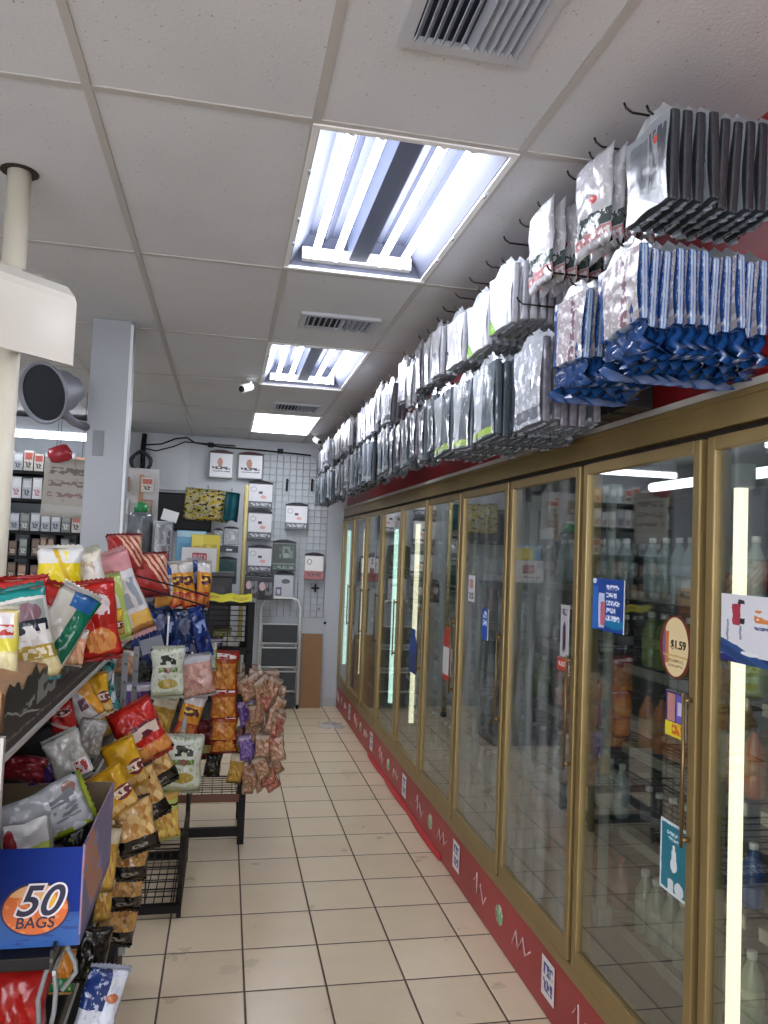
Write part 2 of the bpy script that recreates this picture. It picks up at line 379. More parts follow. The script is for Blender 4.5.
for i in range(11):
    a, b = YM[i]+.016, YM[i+1]-.016
    fr = MB(); w = .05; ws = .034; z0, z1 = .316, 2.130; x0, x1 = XF-.018, XF+.02
    fr.bx(x0, x1, a, a+ws, z0, z1, bev=.005).bx(x0, x1, b-ws, b, z0, z1, bev=.005).bx(x0, x1, a+ws, b-ws, z0, z0+.066, bev=.003).bx(x0, x1, a+ws, b-ws, z1-.038, z1, bev=.003)
    d = fr.obj('door', BRASS, co)
    MB().bx(XF-.004, XF+.002, a+ws*.97, b-ws*.97, z0+.063, z1-.036).obj('glass_pane', FOG if i in (3, 4) else GLASS, d)
    h = MB(); hx = XF-.042; hy = a+.018
    h.tube([(hx, hy, 1.0), (hx, hy, 1.42)], .0055, 8)
    for z in (1.02, 1.40): h.tube([(hx, hy, z), (XF-.016, hy, z)], .008, 8)
    h.obj('handle', KNOB, d)
    MB().bx(XF+.02, XF+.028, a+.03, a+.05, z0+.03, z1-.03).obj('gasket', BRASS_D, d)
for y0, y1 in zip(YM, YM[1:]):
    for z in ZS:
        s = MB(); s.bx(1.47, 1.485, y0+.02, y1-.02, z-.02, z)
        for q in range(7): s.bx(1.485, 2.1, y0+.05+q*.105, y0+.056+q*.105, z-.008, z-.002)
        s.bx(2.1, 2.112, y0+.02, y1-.02, z-.02, z).bx(1.485, 2.1, y0+.02, y0+.03, z-.02, z).bx(1.485, 2.1, y1-.03, y1-.02, z-.02, z)
        sh = s.obj('shelf', WIRE, co)
        MB().bx(1.464, 1.470, y0+.03, y1-.03, z-.03, z+.004).obj('price_rail', M('shelf_price_rail', '#8b8a80', .4), sh)
MB().bx(XF-.001, XF+.05, Y1+.03, YB, 0, 2.21).obj('end_panel', WALLM, co)
# ------------------------------------------------------------------ kick plate graphics (sub-parts of the plate)
kick = [o for o in co.children if o.name == 'kick_plate'][0]
STK = ART('white_blue_label', '#e9e6e6', [('glyph', .15, .85, .56, .86, '#39468f', 5), ('glyph', .15, .85, .16, .46, '#39468f', 5)], .4, 0)
def scribble(pts, o): return MB().tube([(XF-.0035, y, z) for y, z in pts], .0035, 4).obj('white_script', M('white_print', '#e2c4c2', .5), kick)
for k, y in enumerate([1.75, 2.88, 4.10, 5.35, 6.6, 7.8]):
    d = MB().grid(lambda u, v, y=y: Vector((XF-.003, y+.06-.12*u, .07+.15*v)), 1, 1).obj('white_label', STK, kick)
    q = y+.55
    d = MB().lathe([(0, 0), (.045, 0), (.045, .003), (0, .003)], 14, 0, (XF, q, .14), Matrix.Rotation(-PI/2, 3, 'Y')).obj('green_mark', ART('green_leaf_print', '#7fae86', [('speck', 9, .52, '#d9c9b4')], .5, 0), kick)
    s = y+.28
    scribble([(s+.10, .10), (s+.06, .17), (s+.03, .11), (s-.02, .18), (s-.05, .12), (s-.10, .16)], 0)
    s = y+.82
    scribble([(s+.09, .15), (s+.05, .20), (s+.04, .10), (s-.01, .17), (s-.06, .09), (s-.09, .14)], 0)

MB().grid(lambda u, v: Vector((XF-.002-.02*v*(.4+.6*abs(math.sin(u*9))), 4.4+2.3*u, .03*(1-v)+.003)), 40, 3).obj('peeled_edge', M('bright_red_strip', '#c8353a', .4), kick).modifiers.new('thick', 'SOLIDIFY').thickness = .0015
# ------------------------------------------------------------------ bottles in the cooler
def bottle_meshes(kind, h, r, body, cap, lab):
    b = MB().lathe([(r*.85, 0), (r, .01), (r, h*.30), (r*.94, h*.34), (r*.94, h*.52), (r, h*.56), (r*.98, h*.64), (r*.42, h*.84), (r*.36, h*.9), (r*.36, h*.93)], 14)
    c = MB().lathe([(r*.42, h*.905), (r*.42, h*.99), (r*.38, h), (0, h)], 12)
    l = MB().lathe([(r*.965, h*.33), (r*.965, h*.53)], 14)
    return b.me('bottle_body', body), c.me('cap', cap), l.me('label_band', lab)
def PL(n, c, r=.16): return M(n, c, r, 0, .04, 8, coat=.5)
WC = PL('white_bottle_cap', '#e9ecec', .4); RC = PL('red_bottle_cap', '#b3282a', .4); BC = PL('blue_bottle_cap', '#2a56b0', .4); KC = PL('black_bottle_cap', '#1c1c1e', .4)
KINDS = {
 'tea':    (0.180, 0.0320, PL('brown_tea', '#6b3a1c'), WC, PL('peach_label', '#b98a72', .4), 'amber tea bottle with a white cap'),
 'sport':  (0.180, 0.0320, PL('deep_blue_drink', '#1f4f96'), WC, PL('blue_label', '#27407f', .4), 'blue sports drink bottle with a white cap'),
 'dark':   (0.171, 0.0304, PL('dark_cola', '#241812'), WC, PL('grey_label', '#84808a', .4), 'dark drink bottle with a white cap'),
 'orange': (0.207, 0.0336, PL('orange_juice', '#b5652b'), KC, PL('orange_label', '#b07a45', .4), 'orange juice bottle with a dark cap'),
 'green':  (0.198, 0.0352, PL('green_drink', '#6f8a33'), WC, PL('lime_label', '#93a544', .4), 'green drink bottle with a pale cap'),
 'water':  (0.198, 0.0320, PL('water_plastic', '#9fb0b2', .1), WC, PL('water_label', '#b9c3cd', .4), 'clear water bottle with a white cap'),
 'red':    (0.189, 0.0320, PL('red_drink', '#7c2320'), RC, PL('red_label', '#a33a34', .4), 'red drink bottle with a red cap'),
 'pale':   (0.216, 0.0360, PL('pale_green_plastic', '#93a08a', .15), WC, PL('pale_label', '#aeb59a', .4), 'pale green bottle with a white cap'),
}
BM = {k: bottle_meshes(k, *v[:5]) for k, v in KINDS.items()}
ORD = ['nearest', 'second nearest', 'third nearest', 'fourth nearest', 'fifth nearest', 'sixth nearest', 'seventh nearest', 'eighth nearest', 'ninth nearest']
DOORWORD = {1: 'navy banded sign door', 2: 'oval sticker door', 3: 'door showing the red tag', 4: 'door with small blue sticker',
            5: 'red white bottle sticker door', 6: 'navy bottle sticker door', 7: 'square paper door'}
SHELF = ['lowest', 'second lowest', 'middle', 'fourth', 'top']
PLAN = {1: ['pale', 'pale', 'pale', 'green', 'water'], 2: ['pale', 'MIX', 'orange', 'green', 'water'], 3: ['red', 'water', 'orange', 'dark', 'water'], 4: ['orange', 'dark', 'green', 'water', 'dark'],
        5: ['water', 'dark', 'water', 'red', 'green'], 6: ['dark', 'water', 'green', 'dark', 'water'], 7: ['water', 'pale', 'water', 'water', 'water']}
rb = random.Random(3)
def put_bottle(kind, x, y, z, label, group):
    b, c, l = BM[kind]
    r = link('bottle', b, None, (x, y, z), (0, 0, rb.uniform(0, 6))); tag(r, label, 'bottle', group)
    link('cap', c, r); link('label_band', l, r)
for di, rows in PLAN.items():
    for si, kind in enumerate(rows):
        n = 8 if di < 5 else 6
        for q in range(n):
            y = YM[di]+.095+q*(PITCH-.19)/(n-1)
            k = kind
            if kind == 'MIX': k = ['sport', 'sport', 'sport', 'sport', 'tea', 'tea', 'dark', 'dark'][q]
            g = KINDS[k][5]+', '+SHELF[si]+' shelf, '+DOORWORD[di]
            put_bottle(k, 1.535+rb.uniform(-.006, .006), y, ZS[si], g, g)

# ------------------------------------------------------------------ stickers and signs on the doors
XS = XF-.0055
def on_door(name, label, cat, y0, y1, z0, z1, mat, parts=None, group=None, th=.002):
    """a flat sign stuck on the glass: y0 is its edge nearer the camera"""
    t = thing(name, label, cat, (XS, (y0+y1)/2, (z0+z1)/2), (0, 0, -PI/2))     # local x runs towards the camera
    w, h = (y1-y0)/2, (z1-z0)/2
    MB().box((0, 0, 0), (2*w, th, 2*h)).obj('backing', M('white_sign_back', '#e4e4e4', .5), t)
    MB().grid(lambda u, v: Vector((-w+2*w*u, -th/2-.0006, -h+2*h*v)), 1, 1).obj('printed_face', mat, t)
    return t, w, h
RX = (PI/2, 0, 0)
t, w, h = on_door('door_sticker', 'royal blue rectangular sticker with white lines on the oval sticker door', 'sticker', 2.36, 2.58, 1.535, 1.715,
  ART('blue_sticker_print', '#1d489c', [('rect', 0, .18, 0, .85, '#2f6dc4'), ('rect', .20, .40, .05, .72, '#c9d4ee'), ('rect', .27, .42, .1, .55, '#c76d7e'), ('ell', .72, .16, .3, .10, '#1c7fae'),
    ('glyph', .45, .85, .80, .89, '#e8efff', 9), ('glyph', .45, .78, .65, .74, '#e8efff', 8), ('glyph', .45, .88, .50, .59, '#e8efff', 9), ('glyph', .45, .75, .36, .45, '#e8efff', 8), ('glyph', .45, .88, .21, .31, '#e8efff', 9), ('ell', .06, .95, .06, .05, '#cfe2ff')], .3, 0))
# oval price sticker
t = thing('oval_sticker', 'cream oval price sticker with dark red rim on a cooler door', 'sticker', (XS, 2.055, 1.535), (0, 0, -PI/2))
def disc(rx, rz, y, th, n=28):
    mb = MB(); A = [mb.bm.verts.new((rx*math.cos(2*PI*k/n), y, rz*math.sin(2*PI*k/n))) for k in range(n)]; B = [mb.bm.verts.new((v.co.x, y-th, v.co.z)) for v in A]
    for k in range(n): mb._f([A[k], A[(k+1) % n], B[(k+1) % n], B[k]])
    mb._f(A); mb._f(B[::-1], 0, False, [((v.co.x/rx+1)/2, (v.co.z/rz+1)/2) for v in B[::-1]]); return mb
disc(.083, .092, 0, .002).obj('rim', M('dark_red_print', '#6e2a20', .4), t)
disc(.066, .086, -.0021, .0006).obj('face', ART('cream_oval_print', '#e3cf9e', [('rect', 0, .25, .2, .75, '#c8743c'), ('rect', 0, .12, 0, 1, '#7d5a86'), ('glyph', .2, .85, .24, .29, '#9a7a50', 12), ('glyph', .25, .8, .16, .2, '#9a7a50', 12), ('band', .33, .36, '#c9a85c')], .4, 0), t)
text('lettering', '$1.59', .034, M('black_print', '#17140f', .5), t, (.016, -.0032, .006), RX, bold=.0005)
t, w, h = on_door('can_sticker', 'purple and yellow two-can sticker below the oval sticker', 'sticker', 2.0, 2.10, 1.275, 1.405,
  ART('can_sticker_print', '#3a2f62', [('rect', .1, .5, .34, .95, '#c08a86'), ('rect', .55, .92, .34, .95, '#6f63b8'), ('rect', .62, .86, .5, .8, '#d7d2ee'), ('band', 0, .32, '#e5d234'), ('glyph', .35, .95, .06, .28, '#d2622a', 6)], .35, 0))
t, w, h = on_door('milk_sticker', 'teal poster sticker showing a white bottle on the oval sticker door', 'sticker', 1.972, 2.112, .83, 1.03,
  ART('teal_poster_print', '#d9e4e6', [('rect', .05, .95, .04, .96, '#1f7488'), ('glyph', .25, .8, .82, .87, '#cfe6ea', 9), ('glyph', .3, .75, .75, .79, '#cfe6ea', 9), ('rect', .42, .58, .42, .62, '#dfe9ea'), ('ell', .5, .42, .12, .1, '#dfe9ea'), ('rect', .46, .54, .6, .7, '#dfe9ea'), ('rect', .3, .5, .04, .2, '#d6dfe2'), ('ell', .7, .12, .16, .1, '#d6dfe2')], .35, 0))
t, w, h = on_door('door_sign', 'white sign with orange heading and navy band on the nearest door', 'sign', 1.46, 1.845, 1.53, 1.705,
  ART('navy_band_sign_print', '#dcdde3', [('diag', -.06, 1, -.06, .10, '#1f2266'), ('glyph', .34, .95, .62, .80, '#d2813c', 6), ('glyph', .34, .98, .52, .57, '#56618f', 16), ('diag', .55, 1., .12, .34, '#2c4f86'), ('diag', .7, 1., .18, .27, '#23406e'), ('rect', .12, .2, .55, .86, '#a8364a'), ('rect', .17, .24, .86, .92, '#23252c'), ('rect', .2, .25, .58, .66, '#23252c'), ('rect', .06, .08, .3, .62, '#8a8f9c'), ('rect', .2, .22, .35, .55, '#8a8f9c'), ('ell', .3, .16, .09, .035, '#e4e6ea'), ('glyph', .72, .98, .24, .34, '#50526a', 5)], .35, 0))
t, w, h = on_door('bottle_sticker', 'small bright blue sticker on the third door from the oval sticker', 'sticker', 3.70, 3.79, 1.355, 1.51,
  ART('bright_blue_print', '#1f58b5', [('glyph', .2, .85, .70, .92, '#dfe8ff', 3), ('glyph', .2, .85, .45, .64, '#dfe8ff', 3)], .35, 0))
t['label'] = 'small bright blue sticker on a door left of the fogged door'
def cutout(name, label, prof, y, z0, h, mats, bands):
    t = thing(name, label, 'sticker', (XS, y, z0), (0, 0, -PI/2)); mb = MB()
    for (za, zb, i) in bands:
        A = []
        for (r0, q0), (r1, q1) in zip(prof, prof[1:]):
            if q0 >= za-1e-6 and q1 <= zb+1e-6:
                vs = [mb.bm.verts.new((sx*r, -.001, q*h)) for sx, r, q in ((-1, r0, q0), (1, r0, q0), (1, r1, q1), (-1, r1, q1))]
                vb = [mb.bm.verts.new((v.co.x, .0015, v.co.z)) for v in vs]
                mb._f(vs, i); mb._f(vb[::-1], i)
                for k in range(4): mb._f([vs[k], vb[k], vb[(k+1) % 4], vs[(k+1) % 4]], i)
    mb.obj('cutout', mats, t); return t
PROF = [(.048, 0), (.05, .1), (.05, .45), (.05, .62), (.045, .75), (.026, .88), (.026, 1)]
cutout('bottle_sticker', 'red and white bottle shaped sticker on a cooler door', [(r*1.6, q) for r, q in PROF], 4.40, 1.04, .31, [M('white_print_b', '#dcdad6', .4), M('red_print', '#b5392f', .4)], [(0, .1, 1), (.1, .62, 0), (.62, 1, 1)])
cutout('bottle_sticker', 'navy blue bottle shaped sticker on a cooler door with a yellow tube', [(r*2., q) for r, q in PROF], 5.235, .95, .30, [M('navy_print', '#24376f', .4), M('navy_print_b', '#2b4a8f', .4)], [(0, .45, 0), (.45, 1, 1)])
on_door('paper_sign', 'white paper sheet on a door left of the small blue sticker', 'sign', 3.93, 4.03, 1.53, 1.67, ART('white_paper_print', '#d8d8da', [('rect', .2, .8, .5, .85, '#b9837c'), ('glyph', .1, .9, .1, .35, '#555555', 6)], .5, 0))
on_door('price_sign', 'tall narrow white price sticker with red foot on the fogged door', 'sign', 2.775, 2.845, 1.40, 1.60, ART('narrow_price_print', '#b9b6bb', [('ell', .5, .4, .2, .28, '#6d3048'), ('glyph', .2, .8, .8, .92, '#333333', 4), ('glyph', .3, .7, .1, .6, '#2a2a33', 4)], .4, 0))
on_door('price_sign', 'small red tag sticker under the tall price sticker', 'sticker', 2.765, 2.87, 1.345, 1.395, ART('red_tag_print', '#b23c33', [('glyph', .15, .85, .35, .7, '#e8d5cc', 5)], .4, 0))
on_door('paper_sign', 'white square paper taped at the top of a far door', 'sign', 5.78, 6.0, 1.955, 2.06, ART('square_paper_print', '#cfd0d3', [('ell', .7, .75, .2, .12, '#4a4d55'), ('glyph', .1, .6, .2, .6, '#c79a94', 4)], .5, 0))
on_door('paper_sign', 'grey and red paper notice on a door beside the back corner', 'sign', 6.75, 6.98, 1.58, 1.76, ART('notice_print', '#c7c4c6', [('band', .78, 1, '#55585f'), ('band', .0, .25, '#7e5a5c'), ('glyph', .3, .8, .45, .7, '#3d4048', 4)], .5, 0))

# ------------------------------------------------------------------ hanging packs over the cooler
XW = 1.345
FILM = lambda n, c, r=.18: M(n, c, r, 0, .18, 18, .35, 40, coat=.6)
def slab_pack(w, h, th, face, side, film=None, skirt=.014):
    """a folded garment in clear film; the face looks down local -y, local x is the pack's width, hung from z=0"""
    b = MB(); b.box((0, 0, -h/2-.03), (w, th, h), 0, None, 1., th*.3)
    bm = b.bm
    for v in bm.verts:
        v.co.y += .002*math.sin(v.co.x*37+v.co.z*29)
    body = b.me('folded_garment', side)
    f = MB().grid(lambda u, v: Vector((-w*.47+w*.94*u, -th/2-.003+.004*math.sin(u*9+v*5), -h-.026+h*.97*v)), 5, 6).me('front_card', face)
    tb = MB(); tb.grid(lambda u, v: Vector(((u-.5)*w*(.98-.55*v), (v-.5)*.004+.003*math.sin(u*11), -.032+.045*v)), 6, 2)
    tab = tb.me('hang_tab', FILM('clear_film_tab', '#b9bec4'))
    cr = .3*skirt
    fl = MB().grid(lambda u, v: Vector(((u-.5)*w*(1.0+.04*math.sin(v*9)), th*.1+(cr+.002)*math.sin(u*19+v*11)*v+cr*math.sin(u*41)*v, -h-.026-skirt*v*(1+.25*math.sin(u*13)))), 22, 4).me('film_edge', film or FILM('clear_film_edge', '#8d949d'))
    return [('front_card', f), ('hang_tab', tab), ('film_edge', fl)], body
DG = M('charcoal_knit', '#23282d', .55, 0, .3, 60, .4, 120, coat=.35); GG = M('slate_knit', '#48525b', .5, 0, .25, 60, .4, 120, coat=.4); LG = M('pale_grey_knit', '#a8aab2', .5, 0, .15, 60, .3, 120, coat=.4)
BLU = ART('blue_white_stripe_film', '#93a3b4', [('col', .0, .16, '#1f4580'), ('col', .72, 1., '#1f4580'), ('col', .40, .48, '#2f5f9f'), ('speck', 13, .62, '#a9a7a8')], .2, .7)
PACKS = {
 'dark': slab_pack(.19, .21, .023, ART('white_card_grey_print', '#8f959c', [('diag', .5, 1, .0, .4, '#dfe0e3'), ('rect', .1, .5, .3, .9, '#6d727a'), ('glyph', .55, .95, .2, .9, '#4b5058', 4), ('ell', .72, .78, .06, .05, '#c23a3a')], .25, .2), DG),
 'slate': slab_pack(.25, .28, .026, ART('grey_card_lime_print', '#b4bbc0', [('rect', .45, 1, 0, 1, '#5a646c'), ('rect', 0, .9, .02, .12, '#9fbf4a')], .25, .2), GG),
 'white': slab_pack(.25, .21, .022, ART('white_card_lime_print', '#e3e3e6', [('diag', 1, 1, .0, .32, '#8fbb55'), ('speck', 8, .62, '#cfd2d6')], .25, .2), LG),
 'blue': slab_pack(.21, .19, .024, ART('pink_white_film', '#b9b1b6', [('col', .55, .7, '#8d6d78'), ('speck', 10, .55, '#e2dfe4'), ('col', 0, .1, '#2a5694')], .2, .35), BLU, FILM('blue_crumpled_film', '#1f4a86', .15), .085),
 'mixed': slab_pack(.24, .27, .026, ART('grey_film_face', '#aeb3bb', [('speck', 9, .56, '#e0e2e6'), ('band', .05, .2, '#6c7079')], .2, .35), M('grey_mauve_knit', '#6e6b75', .5, 0, .3, 50, .4, 120, coat=.4)),
 'whiteslim': slab_pack(.145, .23, .026, ART('slim_white_card', '#d6d6da', [('band', 0, .14, '#8b8f96'), ('speck', 6, .6, '#e9e9ec'), ('rect', .1, .5, .2, .5, '#b5b8bf')], .25, .2), LG),
 'slateslim': slab_pack(.145, .27, .028, ART('slim_slate_card', '#6d767e', [('col', 0, .3, '#aeb4ba'), ('speck', 5, .62, '#8d959c'), ('band', .04, .12, '#9aa3a0')], .22, .3), GG),
 'darkslim': slab_pack(.145, .26, .028, ART('slim_dark_card', '#343a40', [('col', 0, .25, '#9ea4ab'), ('speck', 6, .62, '#5a6168'), ('glyph', .4, .9, .3, .8, '#7d848c', 3)], .22, .3), DG),
 'greyslim': slab_pack(.145, .24, .028, ART('slim_grey_film', '#9da2aa', [('speck', 7, .55, '#d9dbe0'), ('band', .05, .2, '#5c6069'), ('rect', .55, .9, .3, .6, '#8b7e85')], .2, .3), M('grey_mauve_knit', '#6e6b75')),
}
def pouch_fn(w, h, d, seed, side, sag=.45, wr=.05, bend=0.):
    rr = random.Random(seed); ph = [rr.uniform(0, 6.3) for _ in range(10)]; ka, kb = rr.uniform(-9, 9), rr.uniform(6, 12)
    def fn(u, v):
        a = max(0., 1-abs(2*u-1)**2.4)**.55; vv = v**(1+sag*.6)
        e = max(0., 1-abs(2*vv-1)**3)**.6
        t = d/2*a*e*(1+wr*3*math.sin(9*u+ph[0])*math.sin(7*v+ph[1]))
        t += d*wr*a*math.sin(17*u+11*v+ph[2])*e
        t += d*wr*1.3*(abs(math.sin(ka*u+kb*v+ph[6]))-.55)*a*e+d*wr*.9*(abs(math.sin(kb*u-ka*v+ph[7]))-.55)*a*e
        pinch = 1-.10*e*(1-.6*abs(2*v-1))-.03*math.sin(11*v+ph[3])*abs(2*u-1)
        x = (u-.5)*w*pinch; z = v*h+.012*h*math.sin(7*u+ph[4])*(abs(2*v-1)**2)
        y = -side*t+.03*d*math.sin(3*v+ph[5])*4*v*(1-v)+bend*4*(v-.5)**2
        return Vector((x, y, z))
    return fn
def pouch_mesh(w, h, d, seed, front, back, name='pouch', **kw):
    mb = MB()
    for s, mi in ((1, 0), (-1, 1)): mb.grid(pouch_fn(w, h, d, seed, s, **kw), 12, 16, mi)
    bmesh.ops.remove_doubles(mb.bm, verts=mb.bm.verts[:], dist=w*.004)
    return mb.me(name, [front, back])
FW = ART('white_film_stripe', '#c2c2c8', [('band', .2, .36, '#4e5a58'), ('band', .10, .19, '#c08a8c'), ('speck', 11, .6, '#e6e6ea'), ('ell', .65, .5, .07, .05, '#c44a4a')], .15, .9)
FP = pouch_mesh(.20, .27, .04, 5, FW, FW, 'clear_film_bag', wr=.09)
HK = MB(); HK.tube([(0, 0, 0), (-.395, 0, 0), (-.412, 0, .010), (-.418, 0, .022)], .0032, 6); hk_me = HK.me('peg_hook', WIRE)
rp = random.Random(11)
def hook(y, z, label, group=None):
    o = link('peg_hook', hk_me, None, (XW, y, z)); tag(o, label, 'hook', group)
    return o
def station(kind, y, zhook, n, where, name, x0=.955, x1=1.30, wj=.0):
    x1 = max(x1, x0+.05)
    hook(y, zhook, 'wire peg hook carrying the '+where)
    for k in range(n):
        x = x0+(x1-x0)*k/(n-1)
        rot = (rp.uniform(-.008, .008)+wj, rp.uniform(-.07, .07), -PI/2+(rp.uniform(-.015, .015) if n > 5 else rp.uniform(-.1, .1)))
        lab = name+', '+where
        if kind == 'film':
            o = link('film_bag', FP, None, (x, y, zhook-.26), (rot[0], rot[1], rot[2])); tag(o, lab, 'pack', where)
            continue
        kids, body = PACKS[kind]
        o = link('garment_pack', body, None, (x, y, zhook-.002), rot); tag(o, lab, 'pack', where)
        for nm, me in kids: link(nm, me, o)
ZU, ZL = 2.90, 2.56
def door_word(i): return ['first', 'second', 'third', 'fourth', 'fifth', 'sixth', 'seventh', 'eighth', 'ninth', 'tenth', 'eleventh'][i]
NM = {'dark': 'folded charcoal garment pack', 'slate': 'slate grey garment pack with lime edge', 'white': 'white carded garment pack', 'blue': 'blue and white striped film pack', 'mixed': 'grey film wrapped garment pack', 'film': 'puffy clear film bag with white stripes',
      'whiteslim': 'slim white carded pack', 'slateslim': 'slim slate garment pack', 'darkslim': 'slim dark garment pack', 'greyslim': 'slim grey film pack'}
st = []
# (kind, y, hook z, count)
st += [('dark', 1.63, 2.84, 9), ('film', 1.93, 2.88, 4), ('film', 2.29, 2.90, 6), ('white', 2.62, 2.84, 9), ('white', 2.89, 2.82, 8), ('white', 3.2, 2.84, 7)]
st += [('blue', 1.76, 2.57, 11), ('blue', 2.03, 2.56, 6), ('mixed', 2.34, 2.50, 6), ('slate', 2.78, 2.53, 10), ('slate', 3.05, 2.53, 8), ('slate', 3.36, 2.54, 7)]
rk_ = random.Random(5)
for i in range(28):
    y = 3.5+.178*i
    if i not in (5, 13, 14, 21): st.append((rk_.choice(['whiteslim', 'whiteslim', 'whiteslim', 'greyslim'] if i < 20 else ['whiteslim', 'greyslim', 'darkslim']), y, 2.86+rk_.uniform(-.035, .035), 3))
    if i not in (8, 19): st.append((rk_.choice(['slateslim', 'slateslim', 'darkslim', 'greyslim']), y+.06, 2.55+rk_.uniform(-.02, .02), 3))
cnt = {}
for (kind, y, zh, n) in st:
    row = 'upper' if zh > 2.7 else 'lower'
    cnt.setdefault((row, kind), []).append((y, zh, n))
for (row, kind), lst in cnt.items():
    lst.sort()
    for i, (y, zh, n) in enumerate(lst):
        cw = {'dark': 'charcoal', 'slate': 'slate', 'white': 'white', 'blue': 'blue', 'mixed': 'grey film', 'film': 'puffy', 'whiteslim': 'slim white', 'slateslim': 'slim slate', 'darkslim': 'slim dark', 'greyslim': 'slim grey'}[kind]
        nth = 'only' if len(lst) == 1 else ['first', 'second', 'third', 'fourth', 'fifth', 'sixth', 'seventh', 'eighth', 'ninth', 'tenth', 'eleventh', 'twelfth', 'thirteenth', 'fourteenth', 'fifteenth', 'sixteenth', 'seventeenth', 'eighteenth', 'nineteenth', 'twentieth', 'twenty-first', 'twenty-second'][i]
        where = '%s %s bunch of the %s peg row' % (nth, cw, row)
        station(kind, y, zh, n, where, NM[kind], x0=.945, x1=min(1.30, .945+(.040 if kind == 'film' else .0325 if y < 5 else .05)*(n-1)))
for i, (y, z) in enumerate([(1.74, 2.91), (1.90, 2.905), (2.07, 2.895), (2.45, 2.91), (2.6, 2.91), (2.79, 2.89), (3.0, 2.9), (3.2, 2.9), (3.4, 2.9), (2.45, 2.64), (2.2, 2.66), (3.3, 2.66)]):
    hook(y, z, 'empty black wire peg hook high over the cooler doors', 'empty peg hooks')
# small red, black and white cartons hung just over the crown of the cooler
for i in range(5):
    y = 2.22+i*.13; t = thing('hanging_carton', ['first', 'second', 'third', 'fourth', 'fifth'][i]+' black, red and white carton hung low beside the grey film packs', 'box', (1.235, y, 2.255), (0, 0, rp.uniform(-.06, .06)), 'cartons hung over the cooler crown')
    MB().tube([(.112, 0, .155), (-.06, 0, .155), (-.07, 0, .17)], .003, 5).obj('peg', WIRE, t)
    MB().box((0, 0, .08), (.09, .10, .16), 0, None, 1, .003).obj('carton_box', M('black_carton', '#1d1d20', .35), t)
    MB().grid(lambda u, v: Vector((-.046, .045-.09*u, .01+.14*v)), 1, 1).obj('printed_face', ART('carton_print', '#232329', [('diag', -.25, 1, .12, .3, '#c0463f'), ('glyph', .15, .85, .55, .8, '#d8d8da', 4), ('glyph', .15, .85, .35, .5, '#d8d8da', 5)], .35, 0), t)
# ------------------------------------------------------------------ snack bags
SEALM = {}
def sealm(c):
    if c not in SEALM: SEALM[c] = M('crimped_seal_'+c.strip('#'), c, .25, .1, .12, 40, .4, 160, coat=.4)
    return SEALM[c]
def bag(label, px, py, y, wp, hp, art, seal='#d9d4c8', roll=0., yaw=0., tilt=0., depth=.35, group=None, name='snack_bag', cat='snack bag', seed=None, back=None, sag=.45, sc=1.05):
    """a pillow bag centred at that point of the place; wp, hp are its measured width and height"""
    p = at(px, py, y=y); k = mpp(p)*sc; w, h = wp*k, hp*k; d = w*depth
    R = Euler((math.radians(tilt), math.radians(roll), math.radians(yaw)), 'XYZ'); org = p-R.to_matrix() @ Vector((0, 0, h/2))
    sd = seed if seed is not None else RND.randrange(9999)
    bend = random.Random(sd).uniform(-.05, .09)*h
    me = pouch_mesh(w, h*.90, d, sd, art, back or art, name, sag=sag, wr=.085, bend=bend)
    o = link(name, me, None, org+R.to_matrix() @ Vector((0, 0, h*.05)), R); tag(o, label, cat, group)
    for s in (0, 1):                                          # the two crimped ends
        mb = MB(); n = 18; ph = RND.uniform(0, 6)
        def f(u, v, s=s, ph=ph):
            z = (h*.05*v-h*.045) if s == 0 else (h*.895+h*.055*v)
            if (v > .5) == (s == 1) : z += (.5-((u*n) % 2 > .99))*h*.012
            return Vector(((u-.5)*w*(.93+.03*v), bend+d*.08*math.sin(6*u+ph)*(1-v if s == 0 else v), z))
        mb.grid(f, n*2, 2); bmesh.ops.solidify(mb.bm, geom=mb.bm.faces[:], thickness=w*.008)
        mb.obj('crimped_seal', sealm(seal), o)
    return o
A = ART
art_green_white = A('green_white_bag', '#d9d8cf', [('col', 0, .26, '#0d5c56'), ('diag', 1, .5, .0, .36, '#0f4f4a'), ('rect', .3, .95, .60, .86, '#9aa49c'), ('ell', .66, .72, .24, .12, '#86656e'), ('rect', .4, .95, .50, .64, '#232a3a'), ('glyph', .32, .92, .34, .58, '#f1f1ee', 3.2), ('rect', .42, 1, .2, .36, '#b59b3e'), ('glyph', .5, .95, .22, .33, '#f2ead0', 4), ('chips', .25, 1, 0, .2, '#cdbb7d', '#e6dcae', 12), ('band', .9, 1, '#1d8a86')])
art_silver_green = A('silver_green_bag', '#c3c0b4', [('diag', 1, -.16, .42, .86, '#0e6e50'), ('diag', 1, -.16, .86, 1.2, '#cfc9b6'), ('rect', .35, .9, .82, 1, '#1f5c9c'), ('ell', .3, .25, .1, .06, '#a8483a')], .18, .8)
art_red = A('red_chip_bag', '#b92a24', [('ell', .55, .62, .36, .12, '#d8c3bd'), ('glyph', .25, .88, .54, .72, '#5e1f24', 3.5), ('diag', .5, 1, .3, .42, '#e6cfc6'), ('speck', 6, .63, '#d8473a')])
art_red2 = A('red_orange_chip_bag', '#bb2620', [('ell', .5, .72, .34, .13, '#e2d2cf'), ('glyph', .2, .8, .56, .8, '#efe6e4', 3.5), ('ell', .55, .22, .36, .17, '#dd8a3e'), ('chips', .25, .85, .08, .32, '#c9632b', '#eab062', 9), ('rect', .0, .2, .1, .5, '#8e1d1c')])
art_yellow = A('bright_yellow_bag', '#ecd413', [('band', .74, 1, '#e4e3e0'), ('speck', 5, .64, '#f3e35a'), ('diag', 1, .6, .95, 1.05, '#d8b21c')], .3, .6)
